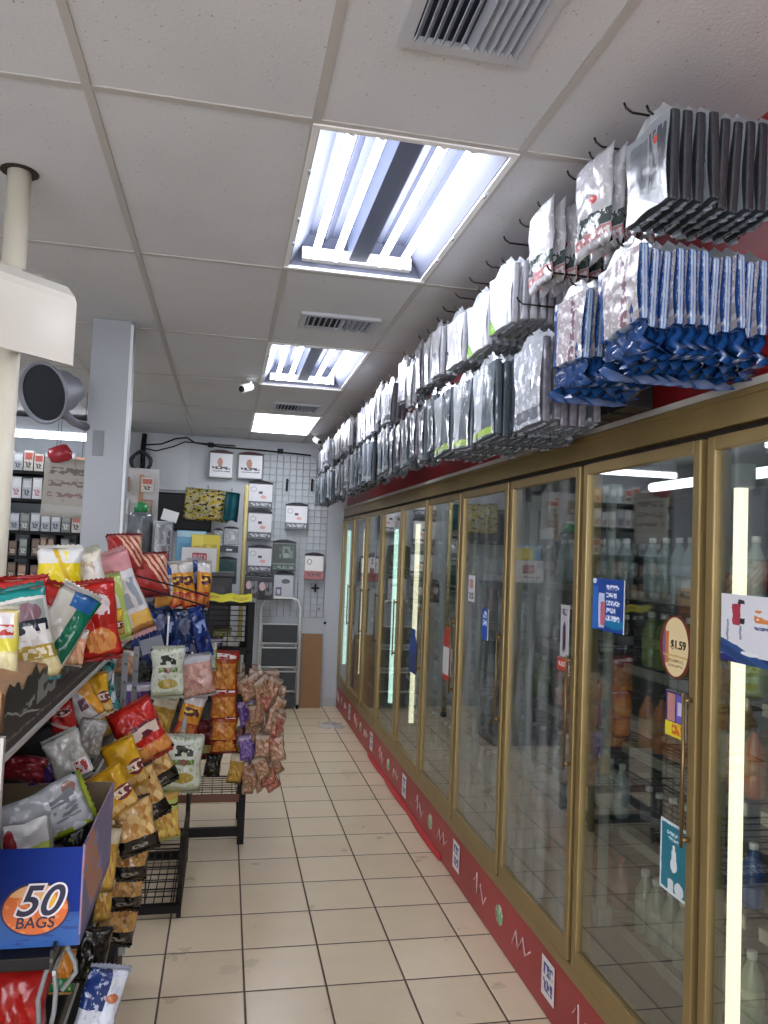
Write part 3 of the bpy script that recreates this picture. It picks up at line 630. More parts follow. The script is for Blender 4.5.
art_cream = A('cream_green_bag', '#ddd6c4', [('diag', -.3, 1, .82, 1.1, '#b5c97e'), ('ell', .35, .86, .12, .06, '#4f6b42'), ('rect', .5, 1, .4, .8, '#e8e4dd'), ('speck', 7, .62, '#cbb9a0')])
art_lime = A('lime_bag', '#b4c86a', [('speck', 6, .6, '#cfdb96'), ('ell', .5, .55, .3, .2, '#e3e6cf')])
art_pinkwhite = A('white_pink_bag', '#dcdad9', [('band', .76, 1, '#cf8f92'), ('ell', .3, .72, .24, .1, '#c4606a'), ('glyph', .25, .9, .3, .66, '#9aa0aa', 2.6), ('rect', .45, 1, .08, .24, '#dfb04f'), ('band', 0, .08, '#a8743a')], .3, .7)
art_puff = A('yellow_puff_bag', '#e0d08c', [('chips', 0, 1, 0, .42, '#dccf90', '#efe6b8', 7), ('rect', 0, 1, .45, .62, '#d9cf4c'), ('rect', .1, .9, .62, .95, '#d2cccb'), ('glyph', .1, .9, .66, .8, '#b23d38', 4)])
art_peach = A('peach_puff_bag', '#d79a77', [('chips', 0, 1, 0, .7, '#d08a60', '#ecc7a3', 6), ('band', .8, 1, '#c2b9ae')])
art_orange = A('orange_chip_bag', '#d9922e', [('band', .78, 1, '#d7d4cf'), ('ell', .5, .62, .4, .1, '#e8c24a'), ('rect', 0, 1, .0, .34, '#b2382a'), ('chips', .1, .9, .05, .3, '#a8442a', '#dd8a42', 7), ('glyph', .15, .85, .5, .7, '#5a2a30', 2.5)])
art_blueorange = A('blue_white_orange_bag', '#d8d8d8', [('band', .72, 1, '#2f4a94'), ('band', 0, .26, '#c58a3b'), ('glyph', .2, .8, .35, .65, '#9098ae', 3)])
art_bluebag = A('deep_blue_bag', '#1b3376', [('speck', 8, .6, '#2c4d9a'), ('glyph', .15, .85, .5, .75, '#8fa7d8', 3), ('ell', .5, .3, .3, .12, '#14235a')], .14, .9)
art_navy = A('navy_foil_bag', '#172a55', [('speck', 9, .57, '#20406f'), ('ell', .5, .5, .25, .2, '#6a6f8c')], .12, 1.)
art_redstripe = A('red_cream_striped_bag', '#a32420', [('diag', 1, .7, .95, 1.03, '#e0b79b'), ('diag', 1, .7, 1.10, 1.19, '#e0b79b'), ('diag', 1, .7, 1.26, 1.36, '#e5c3aa'), ('diag', 1, .7, 1.42, 1.55, '#dcb293'), ('band', 0, .13, '#8c2a2e')], .3, .3)
art_herb = A('white_green_herb_bag', '#dadfd0', [('ell', .5, .26, .3, .1, '#b69a3a'), ('rect', .2, .8, .5, .6, '#5f7d35'), ('speck', 13, .6, '#a9bf86'), ('glyph', .25, .75, .66, .86, '#333a30', 3), ('ell', .5, .55, .12, .06, '#7f4a33'), ('band', 0, .1, '#b3b69a')])
art_pink = A('clear_bag_pink_pieces', '#c79a90', [('chips', 0, 1, 0, .8, '#b98276', '#dcb6aa', 9), ('band', .84, 1, '#bdbcbf')], .2, .6)
art_rind = A('orange_red_snack_bag', '#a84a1c', [('chips', .08, .92, .1, .72, '#b85a20', '#e3a54a', 10), ('band', .82, 1, '#a8261f'), ('glyph', .1, .9, .84, .97, '#eadfda', 3.5), ('band', 0, .08, '#7b2416')])
art_gold = A('gold_snack_bag', '#b08a3c', [('chips', 0, 1, .1, .6, '#9c6a2c', '#d6b052', 8), ('band', .75, 1, '#c8bda3')])
art_reddor = A('bold_red_bag', '#c4271f', [('ell', .55, .55, .42, .13, '#6b2a3c'), ('glyph', .2, .9, .42, .62, '#e6d3c2', 3), ('diag', .6, 1, .38, .5, '#e6ddd4'), ('chips', .2, 1, 0, .28, '#c8642a', '#eba95e', 7), ('speck', 5, .66, '#d94a3e')], .22, .7)
art_yelbag = A('amber_yellow_bag', '#dca81f', [('ell', .75, .4, .28, .16, '#7a3038'), ('glyph', .5, .98, .32, .5, '#efe0c8', 3), ('speck', 4, .64, '#edc548'), ('chips', .1, 1, 0, .22, '#c98f3a', '#ecd08a', 7)])
art_window = A('clear_window_chip_bag', '#b8935a', [('chips', 0, 1, .28, 1, '#b47a34', '#e8c98a', 7), ('band', 0, .28, '#15120f'), ('glyph', .3, .7, .08, .16, '#8b8880', 4)], .15, .8)
art_window2 = A('clear_window_nut_bag', '#8e6b3b', [('chips', 0, 1, .34, 1, '#7d5528', '#c79a5a', 8), ('band', 0, .34, '#12100e'), ('glyph', .3, .75, .1, .2, '#7f7c74', 4)], .14, .9)
art_limelab = A('lime_label_chip_bag', '#c79a4a', [('chips', 0, 1, 0, .6, '#b97e33', '#ead06e', 8), ('band', .62, .86, '#b9c46a'), ('band', .7, .76, '#2c3320')])
art_silver = A('silver_pouch', '#aeb2b3', [('col', .86, 1, '#a9bd2e'), ('speck', 4, .56, '#d5d8d8'), ('ell', .2, .86, .12, .08, '#8e6a5e'), ('glyph', .2, .7, .6, .9, '#7d8285', 6)], .12, 1.)
art_tealw = A('teal_white_bag', '#3f9e96', [('diag', 1, 1, .8, 1.1, '#e4e8e6'), ('diag', 1, -1, .1, .4, '#d4dcdb'), ('speck', 6, .62, '#1d4c55')], .2, .9)
art_grape = A('purple_bag', '#4a3170', [('speck', 6, .6, '#7b5c9c'), ('band', .8, 1, '#c8c2cc')], .2, .8)
art_dkred = A('dark_red_bag', '#6d1a22', [('speck', 5, .62, '#9c4450')], .2, .8)
art_clear = A('clear_grey_bag', '#a5a49c', [('speck', 5, .55, '#bcbbb4'), ('rect', .55, .95, .04, .38, '#e4dcd9'), ('glyph', .6, .9, .1, .34, '#b23f48', 3), ('chips', 0, .55, 0, .16, '#5a3a30', '#8b6a58', 6)], .1, .8)
art_whor = A('white_orange_bag', '#dededc', [('diag', 1, .3, .75, 1.3, '#dd9a2c'), ('rect', .3, .6, .3, .6, '#6f4a58')])
art_redsol = A('plain_red_foil_bag', '#9e1f1b', [('speck', 3, .65, '#b8332a')], .25, .6)
art_bluew = A('blue_white_chip_bag', '#c9ced8', [('rect', 0, .55, .45, 1, '#23386f'), ('speck', 9, .6, '#aab3c6'), ('ell', .7, .62, .16, .06, '#b06a4a')], .16, .9)
art_blk = A('black_foil_bag', '#16150f', [('speck', 5, .63, '#2d2c22'), ('rect', .4, .6, .2, .28, '#6b7a2c')], .2, .8)
art_orgn = A('orange_green_bag', '#cf7f26', [('band', 0, .4, '#1f6f38'), ('speck', 6, .62, '#e09a44')])
art_cnd = [A('candy_bag_%d' % i, c, [('chips', .05, .95, .08, .8, c1, c2, 9), ('band', .82, 1, c3)], .2, .8) for i, (c, c1, c2, c3) in enumerate([('#a3785a', '#8a5c42', '#c9a083', '#b39a88'), ('#b08b6c', '#93654a', '#d8b598', '#c1ab98'), ('#70509a', '#5d4488', '#9b80bd', '#b7a3c9'), ('#a55a52', '#8e4a3a', '#d4927c', '#c7b09c')])]

# --- tall gondola on the near left, its front edge along the aisle
GX, GE = -.36, 3.36
gd = thing('gondola_shelf', 'black metal gondola shelf full of chip bags along the aisle edge', 'shelf unit', (-.7, 2.0, 0))
gl = lambda n, mb, m: mb.obj(n, m, gd, (.7, -2.0, 0))
RAILW = M('pale_price_rail', '#b9b7b0', .4, .1, .08)
HATCH = A('black_perforated_edge', '#171614', [('glyph', .0, 1, .45, .62, '#6b6862', 60)], .5, 0)
gl('base_deck', MB().bx(-.68, -.345, 1.5, GE-.02, .02, .16, bev=.004), BLACK)
gl('kick_board', MB().bx(-.345, -.33, 1.5, GE, .0, .165), M('brown_kick_board', '#3b2a1c', .6, 0, .15))
gl('back_panel', MB().bx(-.685, -.668, 1.5, GE-.02, .16, 1.40), BLACK)
for z, x1, y0 in ((1.425, GX, 1.46), (1.04, -.385, 2.12), (.975, -.285, 1.62), (.52, -.36, 1.5)):
    ye = GE if z != .975 else 2.11
    s = MB().bx(-.668, x1-.008, y0, ye, z-.025, z, bev=.003).obj('shelf', BLACK, gd, (.7, -2.0, 0))
    MB().bx(x1-.008, x1-.002, y0, ye, z-.03, z+.012).obj('shelf_edge', HATCH, s)
    MB().bx(x1-.002, x1+.004, y0, ye, z-.036, z-.027).obj('price_rail', RAILW, s)
for x in (-.45, -.65):
    gl('upright', MB().bx(x-.02, x+.02, GE-.05, GE-.01, .16, 1.40, bev=.003), M('grey_upright', '#77777a', .4, .3, .08))
mp_ = MB().bx(-.62, -.36, 1.445, 1.45, 1.045, 1.43)
gl('end_sign', mp_, M('dark_hatched_panel', '#1d241f', .5, 0, .3, 30))
fr = MB().bx(-.362, -.356, 1.44, 1.455, 1.0, 1.435).bx(-.62, -.363, 1.44, 1.455, 1.425, 1.435)
for k in range(18): fr.box((-.49, 1.443, 1.05+.021*k), (.23, .003, .006), 0, Matrix.Rotation(-.55, 3, 'Y'))
gl('sign_frame', fr, RAILW)
# carton tray with printed side, standing on the top shelf
tr = thing('carton_tray', 'open brown carton tray with torn black printed side on the top shelf', 'box', (-.503, 1.69, 1.4255))
TP = A('black_printed_board', '#1b211c', [('glyph', .55, .95, .2, .85, '#7d847c', 2.2), ('diag', 1, 1.2, .58, .63, '#8d948a'), ('glyph', .25, .5, .25, .4, '#8d948a', 5)], .5, 0)
w = MB(); w.bx(-.16, .135, -.23, .20, 0, .006)
w.bx(-.16, .135, -.235, -.23, 0, .085).bx(-.16, .135, .20, .206, 0, .10).bx(-.166, -.16, -.23, .20, 0, .12); w.obj('tray', CARD, tr)
def torn(u): return .080+.010*u+.010*math.sin(17*u)+.008*math.sin(41*u)
MB().grid(lambda u, v: Vector((.1415, -.23+.43*u, torn(u)*v)), 24, 2).obj('printed_side', TP, tr)
MB().grid(lambda u, v: Vector((.1385-.10*max(0, v-.5)*2, -.23+.43*u, torn(u)*min(1, v*2)+max(0, v-.5)*.05)), 24, 4).obj('inner_side', CARD, tr)
# '50 BAGS' carton on the lower shelf
bxo = thing('carton', 'royal blue multipack carton reading 50 BAGS with open top', 'box', (-.377, 1.66, .977))
BLUEC = M('royal_blue_carton', '#062c86', .55, 0, .1, 5, spec=.2)
SIDEA = A('purple_orange_carton_side', '#6d6a96', [('diag', 1, .5, .35, .75, '#b37a63'), ('speck', 4, .6, '#8a86b0'), ('band', 0, .1, '#3d4a86')], .45, 0)
H_ = .19
fw = MB().bx(-.20, .128, -.004, 0, 0, H_); fw.obj('front_panel', BLUEC, bxo)
MB().bx(.128, .132, -.004, .40, 0, H_+.006).obj('side_panel', SIDEA, bxo)
MB().bx(-.204, -.2, -.004, .40, 0, H_).bx(-.2, .128, .396, .40, 0, H_+.01).bx(-.2, .128, 0, .396, 0, .005).obj('inner_panels', M('inner_board', '#86755c', .8, 0, .1), bxo)
MB().grid(lambda u, v: Vector((-.2+.328*u, -.0046, .0+.065*v)), 1, 1).obj('lighter_band', A('blue_wave_print', '#1b559c', [('speck', 5, .58, '#123c80'), ('band', .86, 1, '#17468f')], .5, 0), bxo)
oc = (.046, .074)
e = disc(.064, .052, 0, .0012, 36); e.obj('badge_rim', M('navy_badge_rim', '#141a52', .4), bxo, (oc[0], -.005, oc[1]))
e = disc(.060, .048, 0, .0006, 36); e.obj('badge', A('orange_badge_print', '#d96a2a', [('speck', 5, .55, '#e08a4c'), ('ell', .62, .7, .2, .2, '#edb52c'), ('ell', .35, .9, .4, .16, '#e3b07d')], .4, 0), bxo, (oc[0], -.0064, oc[1]))
NAVY = M('navy_print_c', '#14163f', .4); WPR = M('white_outline_print', '#eeeaf0', .4)
text('lettering', '50', .082, WPR, bxo, (oc[0]+.002, -.0074, oc[1]+.014), RX, .0002, .35, .0050)
text('lettering', '50', .082, NAVY, bxo, (oc[0]+.002, -.0080, oc[1]+.014), RX, .0002, .35, .0012)
text('lettering', 'BAGS', .030, NAVY, bxo, (oc[0], -.0078, oc[1]-.026), RX, .0003, .12, .0004)

# --- bags standing on the top shelf (label, px, py, y, w, h, art, seal, roll, yaw, tilt, depth)
TOP = [
 ('green edged white chip bag with dark lettering in the carton tray', 21, 636, 1.80, 60, 96, art_green_white, '#1d7f7a', -14, 8, -8, .4),
 ('tall silver bag with diagonal green band leaning over the tray', 58, 636, 1.97, 42, 102, art_silver_green, '#c9c7bd', 27, 18, -6, .3),
 ('pale yellow puff bag in the tray corner by the frame edge', -1, 648, 1.64, 38, 80, art_puff, '#d8d2c2', -4, 0, -6, .45),
 ('red chip bag half hidden behind the green edged bag', 15, 612, 2.12, 62, 70, art_red, '#b3302a', -6, 0, -5, .4),
 ('red chip bag with curved white lettering behind the silver bag', 57, 622, 2.2, 58, 74, art_red, '#c03a30', 14, 0, -5, .4),
 ('bright yellow bag with white top behind the red bags', 59, 578, 2.55, 42, 64, art_yellow, '#e8e6de', -3, 4, -5, .4),
 ('cream bag with pale green corner right of the yellow bag', 85, 586, 2.62, 42, 72, art_cream, '#dfe3cf', -16, 6, -5, .4),
 ('red bag with orange chip picture standing at the shelf edge', 97, 620, 2.32, 40, 78, art_red2, '#b02a24', -8, 14, -6, .42),
 ('lime green bag between the red chip bag and the white bag', 113, 608, 2.7, 26, 66, art_lime, '#c5d493', -14, 10, -5, .4),
 ('large white bag with pink top tilting at the shelf end', 123, 594, 2.92, 36, 88, art_pinkwhite, '#d6a3a2', -23, 14, -6, .4),
 ('small yellow bag low between red and white bags', 114, 623, 2.55, 18, 26, art_yelbag, '#e2b93c', -10, 10, 0, .4),
 ('peach puff bag between the silver bag and red chip bag', 76, 648, 2.0, 18, 36, art_peach, '#cfc3b4', 8, 10, 0, .4),
]
for i, q in enumerate(TOP):
    bag(q[0], q[1], q[2], q[3], q[4], q[5], q[6], q[7], q[8], q[9], q[10], q[11], seed=100+i)
# --- second shelf
SEC = [
 ('white and orange bag lying on the second shelf', 83, 702, 2.45, 28, 40, art_whor, '#dcdcda', -30, 15, -10, .4),
 ('amber bag standing behind the white and orange bag', 97, 694, 2.62, 24, 40, art_yelbag, '#e0b54a', -12, 10, -5, .4),
 ('teal and white foil bag at the end of the second shelf', 98, 680, 3.05, 26, 40, art_tealw, '#cfe3df', 10, 10, -5, .4),
 ('second teal and white foil bag lower at the shelf end', 106, 704, 3.15, 24, 34, art_tealw, '#cfe3df', -20, 10, -5, .4),
 ('clear grey bag with a pink printed label on the second shelf', 68, 758, 2.02, 36, 50, art_clear, '#b9b8b0', -26, 6, -14, .3),
 ('dark red bag lying behind the blue multipack carton', 24, 768, 1.98, 42, 24, art_dkred, '#7d2a34', 10, 0, -20, .5),
 ('mauve bag lying next to the dark red bag', 48, 772, 2.06, 34, 22, art_grape, '#b58a9a', -8, 0, -20, .5),
]
SEC += [
 ('small dark purple foil bag behind the white and orange bag', 72, 690, 2.6, 22, 34, art_grape, '#5d4a80', 12, 8, -5, .4),
 ('red snack bag deep on the second shelf under the price rail', 62, 716, 2.3, 24, 30, art_red, '#a33a34', -14, 8, -5, .4),
 ('clear bag standing on the second shelf behind the pink label bag', 90, 738, 2.3, 26, 36, A('plain_clear_bag', '#8f8e88', [('speck', 5, .55, '#b4b3ad')], .1, .8), '#a9a8a2', 12, 8, -5, .35),
 ('gold bag peeking out under the second teal bag', 101, 724, 2.75, 18, 24, art_gold, '#b09a60', -10, 8, -5, .4),
 ('peach and brown bag under the far end of the top shelf', 126, 662, 3.35, 18, 24, art_peach, '#b58a6a', 10, 8, -5, .4),
 ('mint green bag at the far end of the second shelf', 92, 664, 3.2, 20, 22, art_tealw, '#a8d8cc', 24, 8, -5, .4),
]
for i, q in enumerate(SEC): bag(*q[:12], seed=200+i)
# --- inside the blue carton
bag('big silver pouch with lime edge sticking out of the blue carton', 44, 818, 1.84, 56, 88, art_silver, '#b3c23a', 66, 0, -20, .22, seed=301)
bag('white bag with red corner lying in the blue carton', 28, 842, 1.78, 40, 46, A('white_red_corner_bag', '#dcdcd6', [('ell', .5, .12, .4, .12, '#a53236'), ('rect', .6, 1, .5, 1, '#b9c95a')], .2, .8), '#d8d8d0', 80, 0, -25, .3, seed=302)
bag('black foil bag lying in the far corner of the blue carton', 76, 832, 1.88, 26, 34, art_blk, '#2a2a26', 30, 0, -25, .4, seed=303)
# --- cascade of bags hanging from clip strips on the gondola front
CAS = [
 ('bold red chip bag topmost of the hanging cascade', 140, 733, 2.75, 46, 60, art_reddor, '#c23a2e', -26, 22, -8, .4),
 ('amber yellow bag hanging left under the bold red bag', 125, 765, 2.6, 34, 50, art_yelbag, '#e0b03a', -22, 20, -6, .4),
 ('clear chip bag with black foot under the bold red bag', 152, 765, 2.85, 40, 52, art_window, '#1d1a16', -24, 22, -6, .35),
 ('clear chip bag with black foot under the amber bag', 142, 796, 2.66, 42, 54, art_window, '#1d1a16', -22, 20, -8, .35),
 ('amber bag hanging beside the carton corner', 112, 792, 2.35, 36, 46, art_yelbag, '#e0b03a', -30, 16, -8, .4),
 ('chip bag with lime label hanging at the right of the cascade', 166, 815, 3.0, 26, 46, art_limelab, '#b9c46a', -4, 20, -4, .4),
 ('clear chip bag with black label hanging mid cascade', 136, 826, 2.50, 38, 52, art_window, '#1d1a16', -12, 18, -8, .35),
 ('clear nut bag with black label in the lower cascade', 130, 858, 2.53, 36, 44, art_window2, '#15130f', 6, 16, -6, .4),
 ('clear nut bag with glossy fold second lowest of the cascade', 125, 888, 2.56, 36, 44, art_window2, '#15130f', 8, 16, -6, .4),
 ('clear nut bag lowest of the hanging cascade', 117, 922, 2.58, 40, 46, art_window2, '#15130f', 12, 16, -6, .4),
 ('amber bag hanging behind the lower cascade beside the carton', 109, 858, 2.34, 16, 62, art_gold, '#8d7434', 6, 16, -4, .5),
 ('small gold bag hanging behind the lower cascade', 104, 900, 2.36, 16, 40, art_gold, '#8d7434', 6, 16, -4, .5),
]
for i, q in enumerate(CAS): bag(*q[:12], seed=400+i, group='cascade of hanging snack bags')
def clip_strip(label, x, y, z0, z1, n, m, group='clip strips'):
    t = thing('clip_strip', label, 'clip strip', (x, y, z1), (0, 0, .35), group)
    MB().bx(-.011, .011, -.001, .001, z0-z1, 0).obj('strip', m, t)
    for k in range(n):
        zz = (z0-z1)*(k+.5)/n
        MB().tube([(0, -.001, zz), (0, -.02, zz-.006), (0, -.028, zz+.004)], .003, 5).obj('clip', m, t)
PLAS = M('grey_clip_plastic', '#8e9194', .35, 0, .06)
clip_strip('wide grey plastic clip strip at the end of the top shelf', -.348, 3.05, .95, 1.36, 6, PLAS)
clip_strip('grey plastic clip strip right of the wide one', -.33, 3.25, .98, 1.36, 6, PLAS)
clip_strip('clip strip behind the hanging cascade of chip bags', -.27, 2.72, .42, 1.03, 8, PLAS)
# --- bottom of the gondola
LOW = [
 ('plain red foil bag standing low under the blue carton', 20, 1006, 1.9, 52, 74, art_redsol, '#a82d26', 4, 6, -8, .4),
 ('teal and silver foil bag on the low shelf under the carton', 10, 972, 2.25, 22, 34, art_tealw, '#cfe0df', -30, 6, -8, .4),
 ('orange bag with green foot on the low shelf', 60, 972, 2.3, 30, 40, art_orgn, '#d49a4e', 6, 6, -8, .4),
 ('small red and white bag beside the teal foil bag', 32, 972, 2.3, 22, 30, art_red, '#b93a33', 20, 6, -8, .4),
 ('black foil bag hanging over the low blue and white bag', 92, 955, 2.15, 32, 50, art_blk, '#24241d', 10, 16, -6, .45),
 ('blue and white chip bag lowest at the aisle edge', 100, 1004, 2.05, 42, 70, art_bluew, '#b9c2d3', 16, 18, -8, .42),
]
for i, q in enumerate(LOW): bag(*q[:12], seed=500+i)
lb = [o for o in C.objects if o.get('label') == 'blue and white chip bag lowest at the aisle edge'][0]
for i, pts in enumerate(([(58, 944), (46, 972), (38, 1000), (39, 1030)], [(66, 944), (75, 962), (76, 972), (62, 990)], [(54, 966), (56, 990), (54, 1012), (50, 1030)])):
    P = [at(x, y, y=1.83) for x, y in pts]
    t = tag(MB().tube(P, .0055, 6).obj('wire_loop', PLAS), ['long bowed grey plastic strip hanging under the blue carton', 'short bent grey plastic strip at the carton corner', 'thin straight grey strip hanging below the carton middle'][i], 'strip')
# ------------------------------------------------------------------ middle wire rack of chips
def wire_panel(mb, o, U, V, nu, nv, r=.003, frame=None):
    o, U, V = Vector(o), Vector(U), Vector(V)
    for i in range(nu+1): mb.tube([o+U*i/nu, o+U*i/nu+V], r, 5)
    for j in range(nv+1): mb.tube([o+V*j/nv, o+V*j/nv+U], r, 5)
    if frame:
        mb.tube([o, o+U, o+U+V, o+V, o], frame, 6)
RX0, RX1, RY0, RY1 = -.62, -.125, 3.87, 4.55
rk = thing('wire_rack', 'dark wire chip rack standing at the end of the gondola', 'rack', (-.37, 4.2, 0))
L1 = lambda n, mb, m=WIRE, p=None: mb.obj(n, m, p or rk, (.37, -4.2, 0) if p is None else None)
for x in (RX0+.01, RX1-.01):
    for y in (RY0+.01, RY1): L1('post', MB().bx(x-.011, x+.011, y-.011, y+.011, .0, .40 if (y < 4.2) else 1.5, bev=.003))
b = MB(); b.bx(RX0, RX1, RY0-.005, RY0+.03, .025, .06).bx(RX1-.03, RX1, RY0, RY1, .025, .06).bx(RX0, RX0+.03, RY0, RY1, .025, .06).bx(RX0, RX1, RY1-.03, RY1, .025, .06)
L1('base_frame', b, BLACK)
b = MB(); wire_panel(b, (RX0+.01, RY0, .07), (RX1-RX0-.02, 0, 0), (0, 0, .31), 3, 9, .0035, .006); L1('front_basket_panel', b)
b = MB(); wire_panel(b, (RX1-.005, RY0, .07), (0, RY1-RY0, 0), (0, 0, .31), 6, 9, .0035, .006); L1('side_basket_panel', b)
b = MB(); wire_panel(b, (RX0+.01, RY0, .07), (RX1-RX0-.02, 0, 0), (0, RY1-RY0, 0), 12, 5, .003, .005); L1('basket_floor', b)
b = MB(); wire_panel(b, (RX1-.005, RY0+.30, .40), (0, RY1-RY0-.30, 0), (0, 0, .25), 5, 6, .0035, .006); L1('side_panel', b)
for z in (.62, .92, 1.22, 1.44):
    b = MB(); wire_panel(b, (RX0+.02, RY0+.25, z), (RX1-RX0-.04, 0, 0), (0, RY1-RY0-.27, 0), 10, 3, .003, .005); L1('shelf', b)
b = MB(); wire_panel(b, (RX0+.02, RY1, .4), (RX1-RX0-.04, 0, 0), (0, 0, 1.08), 6, 12, .003, .005); L1('back_panel', b)
for k, z in enumerate((1.585, 1.535)):
    b = MB(); b.tube([(-.50, RY0+.02, z+.05), (-.2, RY0-.02, z-.02), (-.08, RY0+.05, z-.06), (-.08, RY1, z-.06)], .0045, 6); L1('tray_wire', b, BLACK)
RK = [
 ('red and cream striped packet at the rack top beside the column', 125, 553, 4.0, 34, 40, art_redstripe, '#8c2a2c', -4, 10, -12, .5),
 ('second red and cream striped packet right of the first', 150, 575, 4.05, 36, 44, art_redstripe, '#8c2a2c', -6, 10, -12, .5),
 ('white and blue chip bag standing in the rack top tray', 165, 585, 4.12, 20, 46, art_blueorange, '#3a55a0', -3, 20, -4, .5),
 ('orange chip bag beside the white and blue bag in the top tray', 177, 585, 4.14, 17, 46, art_orange, '#d5cfc8', -6, 30, -4, .55),
 ('orange chip bag in the middle of the top tray row', 187, 585, 4.16, 16, 48, art_orange, '#d5cfc8', -8, 30, -4, .55),
 ('navy and white bag between orange chip bags in the top tray', 195, 583, 4.3, 16, 48, art_bluebag, '#cfd3df', -6, 30, -4, .55),
 ('orange chip bag at the right end of the top tray', 204, 585, 4.2, 16, 48, art_orange, '#d5cfc8', 4, 30, -4, .55),
]
for i, (px, py) in enumerate([(147, 628), (160, 622), (172, 632), (184, 626), (195, 634), (154, 652), (178, 656), (190, 652)]):
    RK.append((['first', 'second', 'third', 'fourth', 'fifth', 'sixth', 'seventh', 'eighth'][i]+' navy foil bag in the blue row under the top tray', px, py, 4.16+.02*(i % 3), 22, 44, art_navy if i % 2 else art_bluebag, '#24408a', RND.uniform(-14, 14), 10, -4, .5))
RK += [
 ('bright blue bag leaning at the right of the navy row', 201, 632, 4.1, 16, 50, art_bluebag, '#2a45a5', -16, 30, -4, .4),
 ('white and green herb snack bag hanging from the upper strip', 168, 672, 3.80, 32, 50, art_herb, '#c9cfba', -2, 4, -3, .3),
 ('clear bag of pink pieces beside the upper herb bag', 197, 676, 3.86, 32, 42, art_pink, '#bcb9ba', -10, 4, -3, .4),
 ('second white and green herb snack bag hanging low over the basket', 183, 764, 3.78, 37, 56, art_herb, '#c9cfba', 2, 4, -3, .3),
 ('gold and red snack bag above the low herb bag', 162, 716, 3.86, 24, 38, art_gold, '#c9b58a', 14, 10, -3, .4),
 ('gold bag with white top hanging right of the gold and red bag', 190, 716, 3.88, 22, 44, art_orange, '#dcd8d0', 16, 10, -3, .4),
 ('grey foil bag behind the clear bag of pink pieces', 208, 656, 4.25, 18, 28, art_silver, '#b5b5b8', 0, 4, 0, .4),
 ('purple foil bag inside the rack behind the cascade', 138, 700, 4.1, 24, 34, art_grape, '#a59ab5', 0, 4, 0, .4),
 ('dark foil bag inside the rack under the navy row', 150, 676, 4.2, 26, 34, art_blk, '#26262a', 6, 4, 0, .4),
 ('second purple and grey bag inside the rack low down', 148, 722, 4.15, 26, 36, art_grape, '#8f8aa0', -8, 4, 0, .4),
]
for i, q in enumerate(RK): bag(*q[:12], seed=600+i)
tg = thing('hanging_tag', 'grey card tag tilted in front of the navy bags', 'tag', at(152, 645, y=3.84), (0, -.3, .1))
MB().box((0, 0, 0), (.105, .0015, .07)).obj('card', M('grey_card', '#8a8f98', .6), tg)
MB().tube([(0, 0, .035), (.004, 0, .075)], .0012, 5).obj('string', PLAS, tg)
def vstrip(label, a, b_, m, r=.006):
    t = thing('clip_strip', label, 'clip strip', a, (0, 0, 0), 'clip strips')
    d = Vector(b_)-Vector(a); MB().tube([(0, 0, 0), d], r, 6).obj('strip', m, t)
    for k in range(3): MB().tube([d*(.25+.3*k), d*(.25+.3*k)+Vector((0, -.02, -.004))], r*.6, 5).obj('clip', m, t)
vstrip('white plastic strip holding the upper herb bag', at(169, 616, y=3.84), at(167, 650, y=3.84), WHITE, .005)
vstrip('white plastic strip holding the pink pieces bag', at(192, 652, y=3.90), at(196, 664, y=3.90), WHITE, .005)
vstrip('pale plastic strip holding the low herb bag', at(190, 690, y=3.92), at(182, 738, y=3.82), M('pale_plastic', '#b9b4b4', .3), .012)

# ------------------------------------------------------------------ far wire rack
r2 = thing('wire_rack', 'black framed wire rack with yellow tag strip on top, before the step ladder', 'rack', (0, 5.0, 0))
A0, A1, B0, B1 = -.33, .19, 4.76, 5.22
L2 = lambda n, mb, m=WIRE: mb.obj(n, m, r2, (0, -5.0, 0))
for x, y in ((A1-.02, B0+.02), (A0+.02, B0+.02), (A1-.02, B1), (A0+.02, B1)): L2('post', MB().bx(x-.02, x+.02, y-.018, y+.018, 0, 1.44, bev=.003), BLACK)
L2('base_bar', MB().bx(A0, A1-.04, B0, B0+.03, .05, .10).bx(A0, A0+.03, B0, B1, .05, .10).bx(A1-.03, A1, B0+.04, B1, .05, .10), BLACK)
for z, m in ((.27, M('brown_shelf_board', '#6f4630', .5)), (.56, M('olive_shelf_edge', '#8d8034', .5)), (.86, BLACK), (1.14, BLACK)):
    s = MB(); wire_panel(s, (A0+.02, B0, z), (A1-A0-.04, 0, 0), (0, B1-B0, 0), 8, 10, .003, .005); L2('shelf', s)
    L2('shelf_edge', MB().bx(A0, A1-.04, B0-.012, B0-.004, z-.015, z+.03), m)
s = MB(); wire_panel(s, (A0+.02, B0, 1.14), (A1-A0-.06, 0, 0), (0, 0, .28), 4, 9, .0028, .005); L2('top_mesh', s)
L2('top_board', MB().bx(A0, A1, B0, B1, 1.42, 1.44), BLACK)
yt = thing('tag_strip', 'bright yellow price tag strip along the top of the far wire rack', 'price strip', (-.07, 4.75, 1.442))
MB().grid(lambda u, v: Vector((-.14+.38*u, .006*math.sin(u*9)-.01+.012*v, .045*v+.006*math.sin(u*21))), 16, 2).obj('strip', A('yellow_tag_print', '#e3dc1d', [('glyph', .3, .5, .3, .7, '#caa84a', 3), ('glyph', .7, .95, .2, .6, '#c9b03a', 3)], .4, .1), yt)
for k in range(3):
    MB().bx(-.12+.12*k, -.02+.12*k, .004, .006, .002, .040).obj('tag', M('yellow_tag', '#e8e020', .4), yt)
